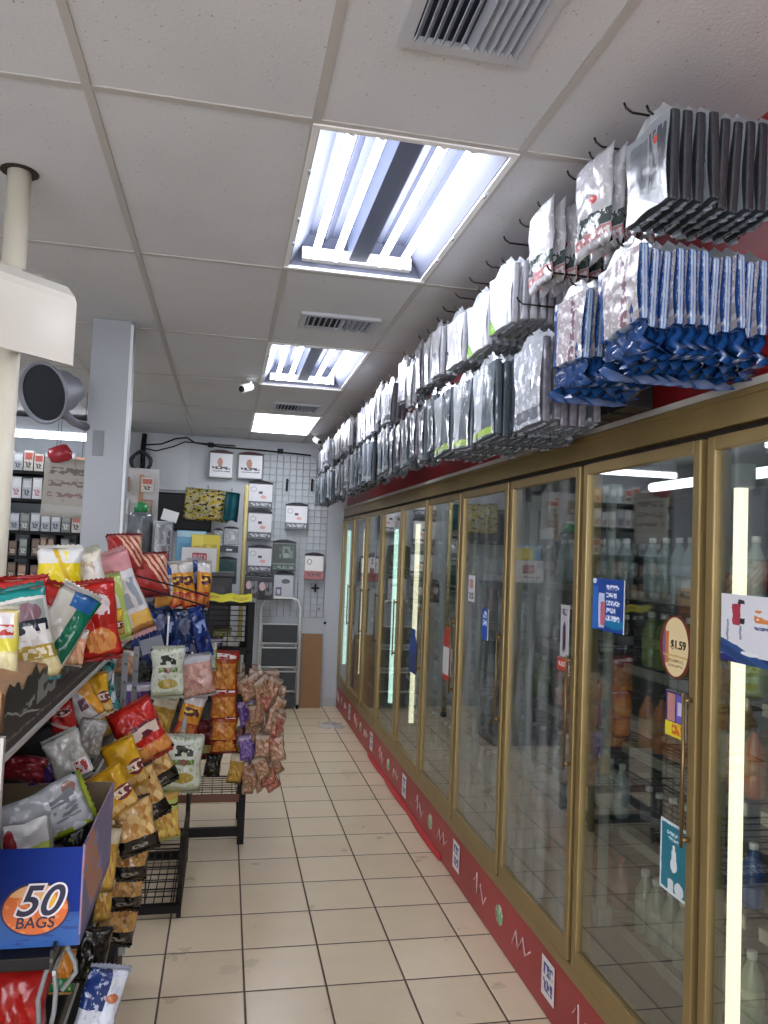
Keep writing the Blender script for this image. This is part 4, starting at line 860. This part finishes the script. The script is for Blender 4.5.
R2 = [
 ('olive and white jar pack on the upper shelf of the far rack', 222, 640, 4.95, 18, 24, A('olive_pack', '#8a8454', [('ell', .5, .5, .3, .25, '#c9c15a'), ('speck', 7, .6, '#4d4a36')], .3, .4), '#76724f', 0, 0, 0, .5),
 ('purple box shaped bag on the middle shelf of the far rack', 213, 648, 4.86, 20, 20, art_grape, '#5d4386', 0, 0, 0, .5),
 ('pale card bag beside the purple bag on the far rack', 230, 646, 4.86, 18, 20, A('pale_card_bag', '#c3c0b4', [('speck', 5, .6, '#a9a698')], .4, .3), '#bdb9aa', 14, 0, 0, .3),
 ('topmost orange red snack bag of the four hanging on the far rack', 224, 672, 4.70, 27, 42, art_rind, '#a3281f', 1, 2, -3, .35),
 ('second orange red snack bag of the four on the far rack', 224, 704, 4.68, 26, 34, art_rind, '#a3281f', -2, 2, -3, .35),
 ('third orange red snack bag of the four on the far rack', 224, 728, 4.69, 26, 30, art_rind, '#a3281f', 2, 2, -3, .35),
 ('lowest orange red snack bag of the four on the far rack', 224, 743, 4.72, 26, 20, art_rind, '#a3281f', -1, 2, -3, .4),
 ('orange snack bag lying inside the far rack beside its post', 240, 690, 4.90, 18, 34, art_gold, '#8d6a3a', 0, 0, 0, .4),
 ('brown snack bag standing on the lower shelf of the far rack', 208, 738, 4.90, 26, 40, art_dkred, '#5e3a28', 0, 0, 0, .4),
 ('dark bag hanging below the olive shelf of the far rack', 213, 764, 4.80, 16, 24, art_blk, '#2b2720', 6, 0, 0, .4),
 ('second dark bag hanging below the olive shelf near the post', 236, 768, 4.72, 14, 30, art_gold, '#5d4a33', 8, 0, 0, .4),
]
for i, q in enumerate(R2): bag(*q[:12], seed=700+i)
# clustered candy bags hanging off the right side of the far rack
rc = random.Random(21)
CB = [(248, 676), (254, 684), (260, 690)]
pts = []
for py in range(682, 782, 9):
    for px in range(246, 279, 8):
        cx = 262+(-3 if py < 700 else 0)-(py-740)*.05*(py > 740)*3.2
        if abs(px-cx) < 17: pts.append((px+rc.uniform(-3, 3), py+rc.uniform(-4, 4)))
for i, (px, py) in enumerate(CB+pts):
    pur = (px < 256 and (695 < py < 722 or 738 < py < 766))
    a = art_cnd[2] if pur else art_cnd[rc.choice((0, 0, 1, 1, 3))]
    lab = 'purple candy bag in the cluster hanging off the far rack' if pur else 'small brown candy bag in the cluster hanging off the far rack'
    bag(lab, px, py, 4.74+rc.uniform(-.05, .12), 15, 24, a, '#b9a58e' if not pur else '#9a86bb', rc.uniform(-35, 35), rc.uniform(0, 60), rc.uniform(-15, 10), .45,
        'purple candy bags in the hanging cluster' if pur else 'brown candy bags in the hanging cluster', 'candy_bag', 'candy bag', 800+i)
vstrip('thin white strip carrying the candy bag cluster', (.235, 4.78, 1.06), (.30, 4.78, .62), WHITE, .005)

# ------------------------------------------------------------------ back wall
YW = YB
gw = thing('grid_panel', 'white wire grid panel fixed on the back wall right of the yellow pole', 'grid panel', (.67, YW-.02, 1.9))
s = MB()
for k in range(13): s.tube([(-.45+.075*k, 0, -.9), (-.45+.075*k, 0, .93)], .0032, 5)
for k in range(25): s.tube([(-.45, -.005, -.9+.076*k), (.45, -.005, -.9+.076*k)], .0028, 5)
s.obj('wires', M('grid_wire_white', '#a9b0ba', .35, .2, .05), gw)
for sx in (-.4, .4):
    for sz in (-.8, .8): MB().box((sx, .009, sz), (.02, .018, .02)).obj('bracket', GREY, gw)
def wallpack(label, px0, py0, px1, py1, face, top='#202226', depth=.05, group=None, y=YW-.06, hanger=True):
    a, b_ = at(px0, py0, y=y), at(px1, py1, y=y); w, h = abs(b_.x-a.x), abs(a.z-b_.z)
    t = thing('hanging_pack', label, 'pack', ((a.x+b_.x)/2, y, min(a.z, b_.z)), (0, 0, RND.uniform(-.12, .12)), group)
    MB().box((0, 0, h*.44), (w, depth, h*.88), 0, None, 1, .006).obj('package', M('pack_side_grey', '#75787d', .4), t)
    MB().grid(lambda u, v: Vector((-w*.48+w*.96*u, -depth/2-.0015, h*.02+h*.84*v)), 1, 1).obj('printed_face', face, t)
    tp = MB(); n = 9
    tp.grid(lambda u, v: Vector((-w*.5+w*u, -.002, h*.87+(h*.13)*v*(.45+.55*math.sin(PI*u)))), 10, 2); bmesh.ops.solidify(tp.bm, geom=tp.bm.faces[:], thickness=.004)
    tp.obj('hang_header', M('pack_header_'+top.strip('#'), top, .4), t)
    if hanger: MB().tube([(0, .07, h*.955), (0, -.05, h*.95), (0, -.06, h*.975)], .003, 5).obj('peg', CHROME, t)
    return t
F_LOGO = A('white_logo_face', '#e6e7ea', [('ell', .45, .62, .12, .2, '#b98470'), ('glyph', .1, .9, .34, .46, '#46484f', 6), ('glyph', .15, .9, .24, .29, '#4a4c55', 9), ('band', 0, .04, '#b9bcc2')], .3, 0)
F_CAB = A('white_cable_face', '#e0e0e4', [('band', 0, .27, '#5c6069'), ('glyph', .05, .95, .08, .2, '#c5c8ce', 8), ('ell', .2, .78, .14, .12, '#b4b7be'), ('ell', .2, .78, .1, .08, '#e0e0e4'), ('rect', .42, .58, .6, .7, '#3d2f38'), ('ell', .62, .46, .12, .07, '#dfa7a7')], .3, 0)
F_GRN = A('dark_green_face', '#15251f', [('glyph', .3, .9, .45, .9, '#5f776b', 4), ('band', .2, .26, '#5d7a6c'), ('glyph', .05, .95, .04, .15, '#7a9588', 6), ('ell', .6, .55, .14, .1, '#7a8f86')], .3, 0)
F_GRY = A('grey_card_face', '#bfc3ca', [('ell', .6, .75, .22, .1, '#4a4e57'), ('rect', .1, .4, .15, .5, '#4d4a66'), ('rect', .17, .33, .22, .42, '#cfd0da'), ('band', 0, .04, '#54565e')], .3, 0)
F_RED = A('red_white_face', '#e2dfdd', [('band', 0, .36, '#a4484a'), ('glyph', .1, .9, .12, .3, '#5d2a30', 6), ('ell', .25, .75, .14, .13, '#8f9096'), ('ell', .25, .75, .08, .08, '#e2dfdd')], .3, 0)
F_BLKP = A('black_pack_face', '#27282c', [('ell', .3, .6, .2, .2, '#d6b9bd'), ('glyph', .5, .95, .2, .8, '#7a7c84', 3)], .3, 0)
wallpack('left one of two white logo packs high on the back wall', 210, 449, 232, 479, F_LOGO, '#7c5f60')
wallpack('right one of two white logo packs high on the back wall', 239, 451, 262, 480, F_LOGO, '#7c5f60')
wallpack('topmost white cable pack in the column beside the yellow pole', 249, 480, 272, 509, F_CAB)
wallpack('middle white cable pack in the column beside the yellow pole', 248, 509, 271, 540, F_CAB)
wallpack('lowest white cable pack in the column beside the yellow pole', 248, 544, 271, 573, F_CAB)
wallpack('white cable pack hanging alone in the middle of the grid panel', 286, 502, 307, 530, F_CAB)
wallpack('dark green pack hanging right of the white cable column', 273, 539, 295, 571, F_GRN, '#1a211e')
wallpack('grey card pack hanging below the dark green pack', 274, 571, 293, 600, F_GRY, '#3b3e45')
wallpack('red and white pack hanging at the right end of the grid panel', 305, 552, 323, 580, F_RED, '#2d2226')
wallpack('black pack with pale round window above the tag strip', 245, 573, 258, 598, F_BLKP, '#202124', y=8.5)
wallpack('small black pack beside the grey card pack', 258, 574, 273, 600, F_BLKP, '#202124', y=8.6)
for i, px in enumerate((287, 312)):
    p = at(px, 485, y=YW-.03); t = thing('wall_bracket', ['left', 'right'][i]+' short black bracket on the grid panel', 'bracket', p, (0, 0, 0), 'black grid brackets')
    MB().bx(-.012, .012, 0, .01, -.07, .07, bev=.002).obj('plate', BLACK, t); MB().tube([(0, 0, .03), (0, -.12, .03), (0, -.13, .045)], .006, 6).obj('arm', BLACK, t)
p = at(315, 588, y=YW-.02); t = thing('wall_valve', 'small dark cross handled valve on the back wall', 'valve', (p.x, YW, p.z))
MB().tube([(0, 0, 0), (0, -.05, 0)], .016, 10).obj('stem', BLACK, t); v = MB()
for a in (0, PI/2): v.tube([(-.045*math.cos(a), -.05, -.045*math.sin(a)), (.045*math.cos(a), -.05, .045*math.sin(a))], .010, 8)
v.obj('cross_handle', BLACK, t)
p = at(325, 623, y=YW-.01); t = tag(MB().lathe([(.016, 0), (.013, .02), (.004, .03)], 12, 0, (p.x, YW, p.z), Matrix.Rotation(PI/2, 3, 'X')).obj('wall_bumper', BLACK), 'small black bumper stud on the wall by the last cooler door', 'bumper')
# step ladder
ld = thing('step_ladder', 'folded white step ladder with dark treads leaning on the back wall', 'ladder', (.635, 8.66, 0), (-.05, 0, 0)); ld.scale = (.92, 1, 1)
s = MB(); s.tube([(-.245, 0, .015), (-.235, 0, 1.10), (-.20, 0, 1.19), (-.13, 0, 1.215), (.13, 0, 1.215), (.20, 0, 1.19), (.235, 0, 1.10), (.245, 0, .015)], .0145, 10); s.obj('front_frame', WHITE, ld)
s = MB(); s.tube([(-.20, .05, .02), (-.20, .05, .82)], .011, 8).tube([(.20, .05, .02), (.20, .05, .82)], .011, 8).tube([(-.2, .05, .08), (.2, .05, .08)], .009, 8); s.obj('rear_frame', WHITE, ld)
for k, z in enumerate((.30, .56, .82)):
    t2 = MB().box((0, -.012, z), (.42, .02, .21), 0, None, 1, .012).obj('tread', M('dark_tread_rubber', '#4a4e50', .8, 0, .15, 40, .4, 150), ld)
    MB().tube([(-.215, -.02, z-.105), (.215, -.02, z-.105), (.215, -.02, z+.105), (-.215, -.02, z+.105), (-.215, -.02, z-.105)], .008, 8).obj('tread_rim', WHITE, t2)
MB().box((0, -.006, .10), (.42, .012, .14), 0, None, 1, .006).obj('kick_tread', M('dark_tread_rubber', '#4a4e50'), ld)
for x in (-.245, .245): MB().lathe([(.018, 0), (.02, .03), (.015, .045)], 10, 0, (x, 0, 0)).obj('foot', BLACK, ld)
cb = thing('cardboard_sheet', 'tall brown cardboard sheet leaning on the back wall beside the ladder', 'cardboard', (1.005, 8.71, 0), (-.07, 0, 0))
MB().bx(-.115, .115, -.01, .01, 0, .82, bev=.003).obj('sheet', M('flat_cardboard', '#9a7654', .8, 0, .06, 6), cb)
sm = MB().lathe([(0, 0), (.16, .0), (.15, .003), (0, .004)], 20, 0, (1.13, 7.85, .0005)); 
for v in sm.bm.verts: v.co.x = 1.13+(v.co.x-1.13)*(.75+.35*math.sin(v.co.y*31)); v.co.y += .05*math.sin(v.co.x*40)
tag(sm.obj('paper_scrap', M('dirty_white_paper', '#cfcac4', .8, 0, .2, 20)), 'flattened whitish paper scrap on the floor near the ladder', 'paper')
# pieces on the left of the back wall
s = thing('wall_panel', 'plain white panel on the back wall above the black screen', 'panel', (-.655, YW-.015, 2.62)); MB().bx(-.21, .21, -.012, .012, -.26, .27, bev=.004).obj('board', M('white_board', '#cfd3d6', .5), s)
s = thing('screen', 'flat black screen mounted low on the back wall', 'screen', (-.48, YW-.05, 2.13)); MB().bx(-.31, .31, -.03, .02, -.22, .2, bev=.008).obj('casing', BLACK, s); MB().bx(-.29, .29, -.033, -.03, -.19, .18).obj('display', M('dark_display', '#15181b', .5), s)
MB().bx(-.06, .06, .0, .048, -.06, .06).obj('mount', BLACK, s)
def cable(label, pts, r=.012, m=BLACK): return tag(MB().tube([Vector(p) for p in pts], r, 7).obj('cable', m), label, 'cable')
cable('thick black cable bundle running down the back wall corner', [(-.93, 8.76, 2.96), (-.94, 8.76, 2.8), (-.935, 8.77, 2.6), (-.95, 8.77, 2.45)], .028)
cable('black cable sagging along the ceiling line of the back wall', [(-.92, 8.77, 2.84), (-.75, 8.77, 2.86), (-.6, 8.77, 2.93), (-.48, 8.77, 2.95), (-.4, 8.77, 2.90), (-.1, 8.77, 2.87), (.4, 8.77, 2.86), (.9, 8.77, 2.84)], .009)
cable('second thin black cable looping below the ceiling cable', [(-.92, 8.76, 2.80), (-.8, 8.76, 2.78), (-.62, 8.76, 2.84), (-.5, 8.76, 2.90), (.05, 8.76, 2.89)], .007)
for i, (x, z) in enumerate(((-.22, 2.885), (.55, 2.865))):
    tag(MB().bx(x-.03, x+.03, YW-.06, YW, z-.025, z+.025, bev=.005).obj('junction_box', BLACK), ['small black cable box above the left logo pack', 'small black cable box above the grid panel'][i], 'cable box')
# counter with boxes before the back wall
ct = thing('display_counter', 'black display counter before the back wall carrying the blue carton', 'counter', (-.45, 7.2, 0))
MB().bx(-.50, .52, -.25, .25, .0, 1.50, bev=.006).obj('body', M('black_laminate', '#1c1d20', .35, 0, .15), ct)
MB().bx(-.52, .54, -.28, .27, 1.50, 1.535, bev=.006).obj('top', M('dark_counter_top', '#2b2d31', .3), ct)
MB().bx(-.46, .46, -.262, -.25, .9, 1.42).obj('front_panel', M('counter_front_panel', '#26282d', .25), ct)
ZT = 1.537
def carton(label, px0, py0, px1, py1, y, face, side, dep=.14):
    a, b_ = at(px0, py0, y=y), at(px1, py1, y=y); w, h = b_.x-a.x, max(a.z, b_.z)-ZT
    t = thing('carton', label, 'box', ((a.x+b_.x)/2, y+dep/2, ZT)); MB().box((0, 0, h/2), (w, dep, h), 0, None, 1, .003).obj('carton_box', M(side[0], side[1], .5), t)
    MB().grid(lambda u, v: Vector((-w*.49+w*.98*u, -dep/2-.0015, h*.01+h*.97*v)), 1, 1).obj('printed_face', face, t)
carton('light blue carton standing on the black counter', 177, 530, 204, 570, 7.16, A('light_blue_carton_print', '#6fb4dc', [('band', .86, 1, '#b9dcee'), ('rect', .1, .5, .3, .7, '#5aa0cf')], .4, 0), ('light_blue_card', '#62a9d4'))
carton('yellow carton standing between the blue and white cartons', 192, 534, 219, 566, 7.02, A('yellow_carton_print', '#e0cf3a', [('glyph', .1, .9, .55, .75, '#caa72c', 4), ('rect', 0, .4, .7, 1, '#ead95a')], .4, 0), ('yellow_card', '#d9c938'), .1)
carton('white carton with red lettering patch in front of the yellow carton', 182, 547, 216, 570, 6.945, A('white_carton_print', '#dedcdc', [('rect', .3, .72, .42, .8, '#a3384c'), ('glyph', .33, .69, .5, .72, '#d9a5ae', 6), ('glyph', .1, .9, .2, .28, '#a8777d', 12)], .4, 0), ('white_card', '#d5d3d2'), .06)
t = thing('jar', 'green topped clear jar standing on the black counter', 'jar', (-.76, 7.2, ZT)); MB().lathe([(.0, 0), (.10, 0), (.11, .02), (.11, .46), (.10, .50), (.0, .5)], 20).obj('glass_body', M('jar_plastic', '#71777a', .12, 0, .35, 9, coat=.6), t); MB().lathe([(.06, .5), (.065, .55), (.04, .59), (0, .6)], 16).obj('lid', M('green_lid', '#2f8a55', .3), t)
t = thing('acrylic_case', 'clear acrylic display case with dark goods on the black counter', 'display case', (-.545, 7.16, ZT))
MB().bx(-.075, .075, -.1, .1, 0, .42, bev=.004).obj('goods', A('case_goods', '#7f8588', [('glyph', .1, .9, .55, .95, '#3a3c41', 3), ('glyph', .1, .9, .1, .5, '#55393a', 3), ('speck', 6, .62, '#a9adb0')], .15, 0), t)
MB().bx(-.085, .085, -.11, .11, .42, .43).obj('top', M('acrylic_top', '#b9c0c4', .1), t)
t = thing('card_sign', 'small white card leaning above the acrylic case', 'card', (-.52, 7.2, ZT+.436), (0, .25, 0)); MB().bx(-.07, .07, -.004, .004, 0, .10).obj('card', WHITE, t)
pole = thing('tall_pole', 'thin yellowish wooden pole standing left of the white cable packs', 'pole', (.185, 8.25, 0)); MB().tube([(0, 0, 0), (0, 0, 2.42)], [.026, .024], 10).obj('shaft', M('yellow_wood', '#a79a63', .5, 0, .12, 12), pole); MB().lathe([(.035, 0), (.04, .03), (.026, .05)], 12).obj('foot', BLACK, pole)
# yellow printed folded cloth hanging on the wall, teal one behind it
def cloth(label, px0, py0, px1, py1, y, art):
    a, b_ = at(px0, py0, y=y), at(px1, py1, y=y); w, h = b_.x-a.x, a.z-b_.z
    t = thing('folded_cloth', label, 'cloth', ((a.x+b_.x)/2, y, a.z), (0, .05, 0))
    mb = MB()
    for k in range(4): mb.grid(lambda u, v, k=k: Vector(((u-.5)*w*(1-.03*k)+.012*k, .03*k+.014*math.sin(u*7+k)+.01*math.sin(v*9), -h*v*(.96+.04*math.sin(u*5+k)))), 14, 10)
    bmesh.ops.solidify(mb.bm, geom=mb.bm.faces[:], thickness=.008); mb.obj('folds', art, t)
    MB().tube([(0, .5 if y < 8.4 else .2, .03), (0, -.03, .02), (0, -.04, .04)], .004, 5).obj('peg', WIRE, t)
cloth('yellow black and white printed cloth hanging before the back wall', 186, 488, 228, 522, 8.5, A('yellow_print_cloth', '#d9cf8a', [('speck', 5, .5, '#e0c436'), ('speck', 9, .54, '#d8d3bb'), ('speck', 11, .57, '#2c2622')], .5, .4))
cloth('teal folded cloth at the right edge of the yellow printed cloth', 226, 492, 236, 522, 8.42, M('teal_cloth', '#1f6f7c', .5, 0, .2, 20))
for i, (px0, py0, px1, py1, c, lab) in enumerate([(214, 528, 222, 546, '#8b9093', 'grey blister pack above the dark teal cap'), (224, 526, 238, 545, '#a0a6aa', 'clear blister pack right of the grey blister pack'), (214, 545, 238, 553, '#202327', 'narrow black pack with white label on the back wall'), (216, 556, 236, 584, '#23474a', 'dark teal cap shaped pack hanging over the rack'), (218, 585, 230, 598, '#7d8784', 'pale grey pack under the dark teal pack')]):
    wallpack(lab, px0, py0, px1, py1, A('pack_face_%d' % i, c, [('speck', 6, .58, '#c3c8cc' if i < 2 else '#34585a'), ('rect', .5, .75, .3, .6, '#d5d8dc' if i in (1, 2) else c)], .3, .2), '#2a2d31', y=8.55)

# ------------------------------------------------------------------ left side: column, pole, board, cone, lit shelves
cl = MB().bx(-.765, -.563, 4.36, 4.58, 0, ZC, bev=.008); struct('column', cl, M('column_paint', '#a1a6ab', .4, 0, .05, 3))
struct('trim_3', MB().bx(-.565, -.550, 4.352, 4.372, 0, ZC-.02, bev=.002), M('white_corner_guard', '#dfe3e6', .4))
t = thing('wall_plate', 'blank grey plate on the face of the square column', 'plate', (at(98, 443, y=4.355).x, 4.357, at(98, 443, y=4.355).z)); MB().bx(-.028, .028, -.004, .003, -.068, .068, bev=.001).obj('plate', M('grey_plate', '#7e8287', .5), t)
pl = thing('support_pole', 'round cream support pole rising through the ceiling on the far left', 'pole', (-.725, 2.68, 0))
MB().tube([(0, 0, 0), (0, 0, ZC-.002)], .037, 18).obj('shaft', CREAM, pl); MB().lathe([(.075, 0), (.075, .01), (.04, .02)], 18).obj('foot_plate', GREY, pl)
MB().lathe([(.06, ZC-.004), (.058, ZC-.001), (.038, ZC-.001)], 18).obj('ceiling_hole', M('dark_hole', '#2b2119', .8), pl)
MB().lathe([(0, 0), (.012, .0), (.012, .03), (0, .035)], 10, 0, (.01, -.035, 1.72), Matrix.Rotation(PI/2, 3, 'X')).obj('bolt', GREY, pl)
bd = thing('white_board', 'glossy white panel with bent back top mounted on the cream pole', 'panel', (-.505, 2.585, 2.33), (0, 0, math.radians(47)))
prof = [(0, 0), (0, .20), (.012, .225), (.05, .262), (.11, .292), (.115, .285), (.056, .254), (.02, .222), (.010, .198), (.010, 0)]
mb = MB(); W_ = .62
Aa = [mb.bm.verts.new((0, p[0], p[1])) for p in prof]; Bb = [mb.bm.verts.new((-W_, p[0], p[1])) for p in prof]; n = len(prof)
for k in range(n): mb._f([Aa[k], Aa[(k+1) % n], Bb[(k+1) % n], Bb[k]], 0)
mb._f(Aa); mb._f(Bb[::-1]); mb.obj('sheet', M('gloss_white_panel', '#d8d4c8', .12, 0, .03, 4, coat=1.), bd)
MB().bx(-.10, -.05, .011, .20, .05, .15).obj('clamp', GREY, bd)
cn = thing('cone_fixture', 'grey cone shaped fixture with dark open mouth beside the column', 'fixture', (-.895, 4.05, 2.50), (0, 0, 0)); cn.scale = (.9, .9, .9)
ax = Vector((-.52, -.80, -.28)).normalized(); R = ax.to_track_quat('Z', 'Y').to_matrix()
GC = M('cone_grey_plastic', '#7d7f88', .4, 0, .08, 6)
MB().lathe([(.03, -.20), (.075, -.19), (.085, -.13), (.115, -.11), (.125, -.03), (.165, .03), (.172, .05), (.160, .052), (.150, .03)], 32, 0, (0, 0, 0), R).obj('housing', GC, cn)
MB().lathe([(.152, .035), (.12, -.01), (.06, -.04), (0, -.05)], 32, 0, (0, 0, 0), R).obj('mouth', M('dark_bowl', '#12161c', .25, 0, .2, 8), cn)
MB().tube([(.06, .09, -.09), (.10, .16, -.13), (.145, .36, -.13)], .024, 8).obj('arm', GC, cn)
MB().tube([(.05, .09, .10), (.13, .34, -.02)], .008, 6).obj('stay', WHITE, cn)

# lit tobacco style shelves on the far left
sv = thing('lit_shelf_unit', 'lit wall shelf unit packed with small boxes left of the column', 'shelf unit', (-1.80, 8.05, 0))
SX0, SX1, SY = -2.35, -1.28, 7.95
L3 = lambda n, mb, m: mb.obj(n, m, sv, (1.80, -8.05, 0))
L3('back_panel', MB().bx(SX0, SX1, 8.33, 8.36, 0, 2.9), M('grey_unit_back', '#8c9297', .5))
L3('side_panel', MB().bx(SX0-.02, SX0, SY, 8.36, 0, 2.9), GREY); L3('side_panel', MB().bx(SX1, SX1+.02, SY, 8.36, 0, 2.9), GREY)
L3('canopy', MB().bx(SX0, SX1, SY-.08, 8.33, 2.80, 2.93, bev=.004), M('canopy_grey', '#a8aeb4', .4))
L3('light_strip', MB().bx(SX0+.01, SX1-.01, SY-.09, SY-.03, 2.735, 2.798, bev=.004), STRIP)
SZ = [.55, .85, 1.12, 1.36, 1.60, 1.84, 2.15, 2.42]
for z in SZ: L3('shelf', MB().bx(SX0, SX1, SY, 8.33, z-.03, z), BLACK)
for x in (-2.08, -1.85, -1.62, -1.42): L3('divider', MB().bx(x-.008, x+.008, SY, 8.33, .02, 1.81), BLACK)
BXA = [A('small_box_%d' % i, c, [('rect', .1, .9, .55, .9, c2), ('glyph', .15, .85, .15, .45, c3, 4)], .4, 0) for i, (c, c2, c3) in enumerate([('#c9c4bb', '#b5574a', '#55504a'), ('#d9a07a', '#e3c8a8', '#a0452c'), ('#d8cf8f', '#bdb06a', '#5d5a3a'), ('#aeb4b8', '#d5d8da', '#5a6068'), ('#8a6e5c', '#a98c6e', '#d9c9b4'), ('#6f7470', '#8f9a92', '#c3c8c2'), ('#5a4a42', '#7c6454', '#c0a98f'), ('#dededf', '#eeeeef', '#b97a86')])]
rs = random.Random(9)
ROWN = {2.42: ('top', [0, 1, 2, 3, 0], .19), 2.15: ('white second', [7, 7, 7, 3, 7], .20), 1.84: ('grey third', [3, 5, 3, 0, 3], .20), 1.60: ('fourth', [4, 5, 5, 4, 6], .17), 1.36: ('fifth', [5, 4, 1, 4, 6], .17), 1.12: ('sixth', [5, 3, 5, 5, 6], .17)}
for z, (nm, pal, hh) in ROWN.items():
    n = 11; w_ = (SX1-SX0-.04)/n
    for i in range(n):
        x = SX0+.02+w_*(i+.5); h = hh*rs.uniform(.8, 1.05)
        if any(abs(x-q) < w_*.5+.008 for q in ((-2.08, -1.85, -1.62, -1.42) if z < 1.7 else ())): x += .0
        m_ = BXA[rs.choice(pal)]; ww = w_*.78 if z < 1.7 else w_*.92
        if z < 1.7:
            d = min((-2.08, -1.85, -1.62, -1.42), key=lambda q: abs(q-x))
            if abs(x-d) < ww/2+.012: x = d+(ww/2+.014)*(1 if x >= d else -1)
        t = link('small_box', None, None, (x, SY+.07, z+.001)); tag(t, 'small printed box on the %s row of the lit shelf unit' % nm, 'box', 'boxes on the %s row of the lit shelves' % nm)
        MB().box((0, 0, h/2), (ww*.97, .09, h), 0, None, 1, .002).obj('carton_box', m_, t)
pb = thing('paper_notice', 'grey taped paper notice hanging before the lit shelves beside the column', 'notice', at(66, 488, y=6.6), (0, .03, 0))
MB().grid(lambda u, v: Vector((-.175+.35*u, .006*math.sin(u*5), -.24+.48*v)), 8, 8).obj('sheet', A('grey_notice_print', '#a7a298', [('glyph', .1, .9, .72, .84, '#6f685f', 5), ('glyph', .1, .9, .52, .62, '#7b6f66', 5), ('glyph', .1, .9, .34, .42, '#8a6f68', 5), ('band', 0, .2, '#b2b0ab'), ('speck', 5, .66, '#968f84')], .6, .2), pb).modifiers.new('thick', 'SOLIDIFY').thickness = .003
MB().tube([(-.1, 0, .24), (-.1, 0, ZC-pb.location.z)], .002, 4).tube([(.1, 0, .24), (.1, 0, ZC-pb.location.z)], .002, 4).obj('hanging_wire', WIRE, pb)
p = at(60, 454, y=6.5)
rt = thing('plush_toy', 'small red rounded bag hanging above the grey notice', 'bag', p)
mb = MB(); mb.lathe([(0, -.07), (.06, -.06), (.095, -.02), (.09, .03), (.05, .065), (0, .075)], 18)
for v in mb.bm.verts: v.co.z += .012*math.sin(v.co.x*40); v.co.y *= .7
mb.obj('pouch', M('red_glossy_pouch', '#b3303c', .25, 0, .25, 14, .4, 40), rt)
MB().tube([(0, 0, .07), (0, 0, ZC-p.z)], .002, 4).obj('string', WIRE, rt)
rt.name = 'red_pouch'
# goods right of the column
rg = thing('peg_display', 'narrow white peg display with orange edged post right of the column', 'display stand', (-.86, 7.7, 0))
MB().bx(-.20, .20, -.012, .012, .05, 2.48).obj('board', M('peg_board', '#c3c1bf', .5, 0, .05), rg); MB().bx(.02, .06, -.03, -.012, .05, 2.42).obj('post', M('orange_wood_post', '#b98a64', .5), rg)
MB().bx(-.22, .22, -.16, .16, 0, .05, bev=.005).obj('foot', BLACK, rg)
for i in range(4):
    for j in range(2):
        z = 1.62+.21*i; x = -.12+.22*j
        t = thing('hanging_pack', 'small pale pack on the peg display right of the column', 'pack', (-.86+x, 7.7-.065, z), (0, 0, 0), 'packs on the peg display')
        MB().box((0, 0, .07), (.11, .03, .14), 0, None, 1, .004).obj('package', BXA[(0, 3, 7, 4)[(i+j) % 4]], t)
        MB().tube([(0, .053, .13), (0, -.03, .135)], .003, 5).obj('peg', CHROME, t)
cf = thing('coil_bundle', 'dark coiled hose bundle hanging above the peg display', 'hose', (-.93, 8.55, 2.63))
mb = MB(); P = []
for k in range(70):
    a = k*.42; P.append((.10*math.cos(a)*(1+.1*math.sin(k)), .03*math.sin(k*.7), .10*math.sin(a)*(1+.1*math.cos(k*1.3))))
mb.tube(P, .014, 6); mb.obj('coil', M('dark_hose', '#3a3e44', .4), cf); MB().tube([(0, .24, .07), (0, -.04, .07), (0, -.05, .10)], .008, 6).obj('hook', BLACK, cf)

# ------------------------------------------------------------------ world and view
w = bpy.data.worlds.new('world'); bpy.context.scene.world = w; w.use_nodes = True
w.node_tree.nodes['Background'].inputs[0].default_value = (.5, .55, .65, 1); w.node_tree.nodes['Background'].inputs[1].default_value = .02
sc = bpy.context.scene
sc.view_settings.view_transform = 'Standard'; sc.view_settings.look = 'None'; sc.view_settings.gamma = 1; sc.view_settings.use_curve_mapping = False
sc.view_settings.exposure = 0.6
sc.cycles.transparent_max_bounces = 16
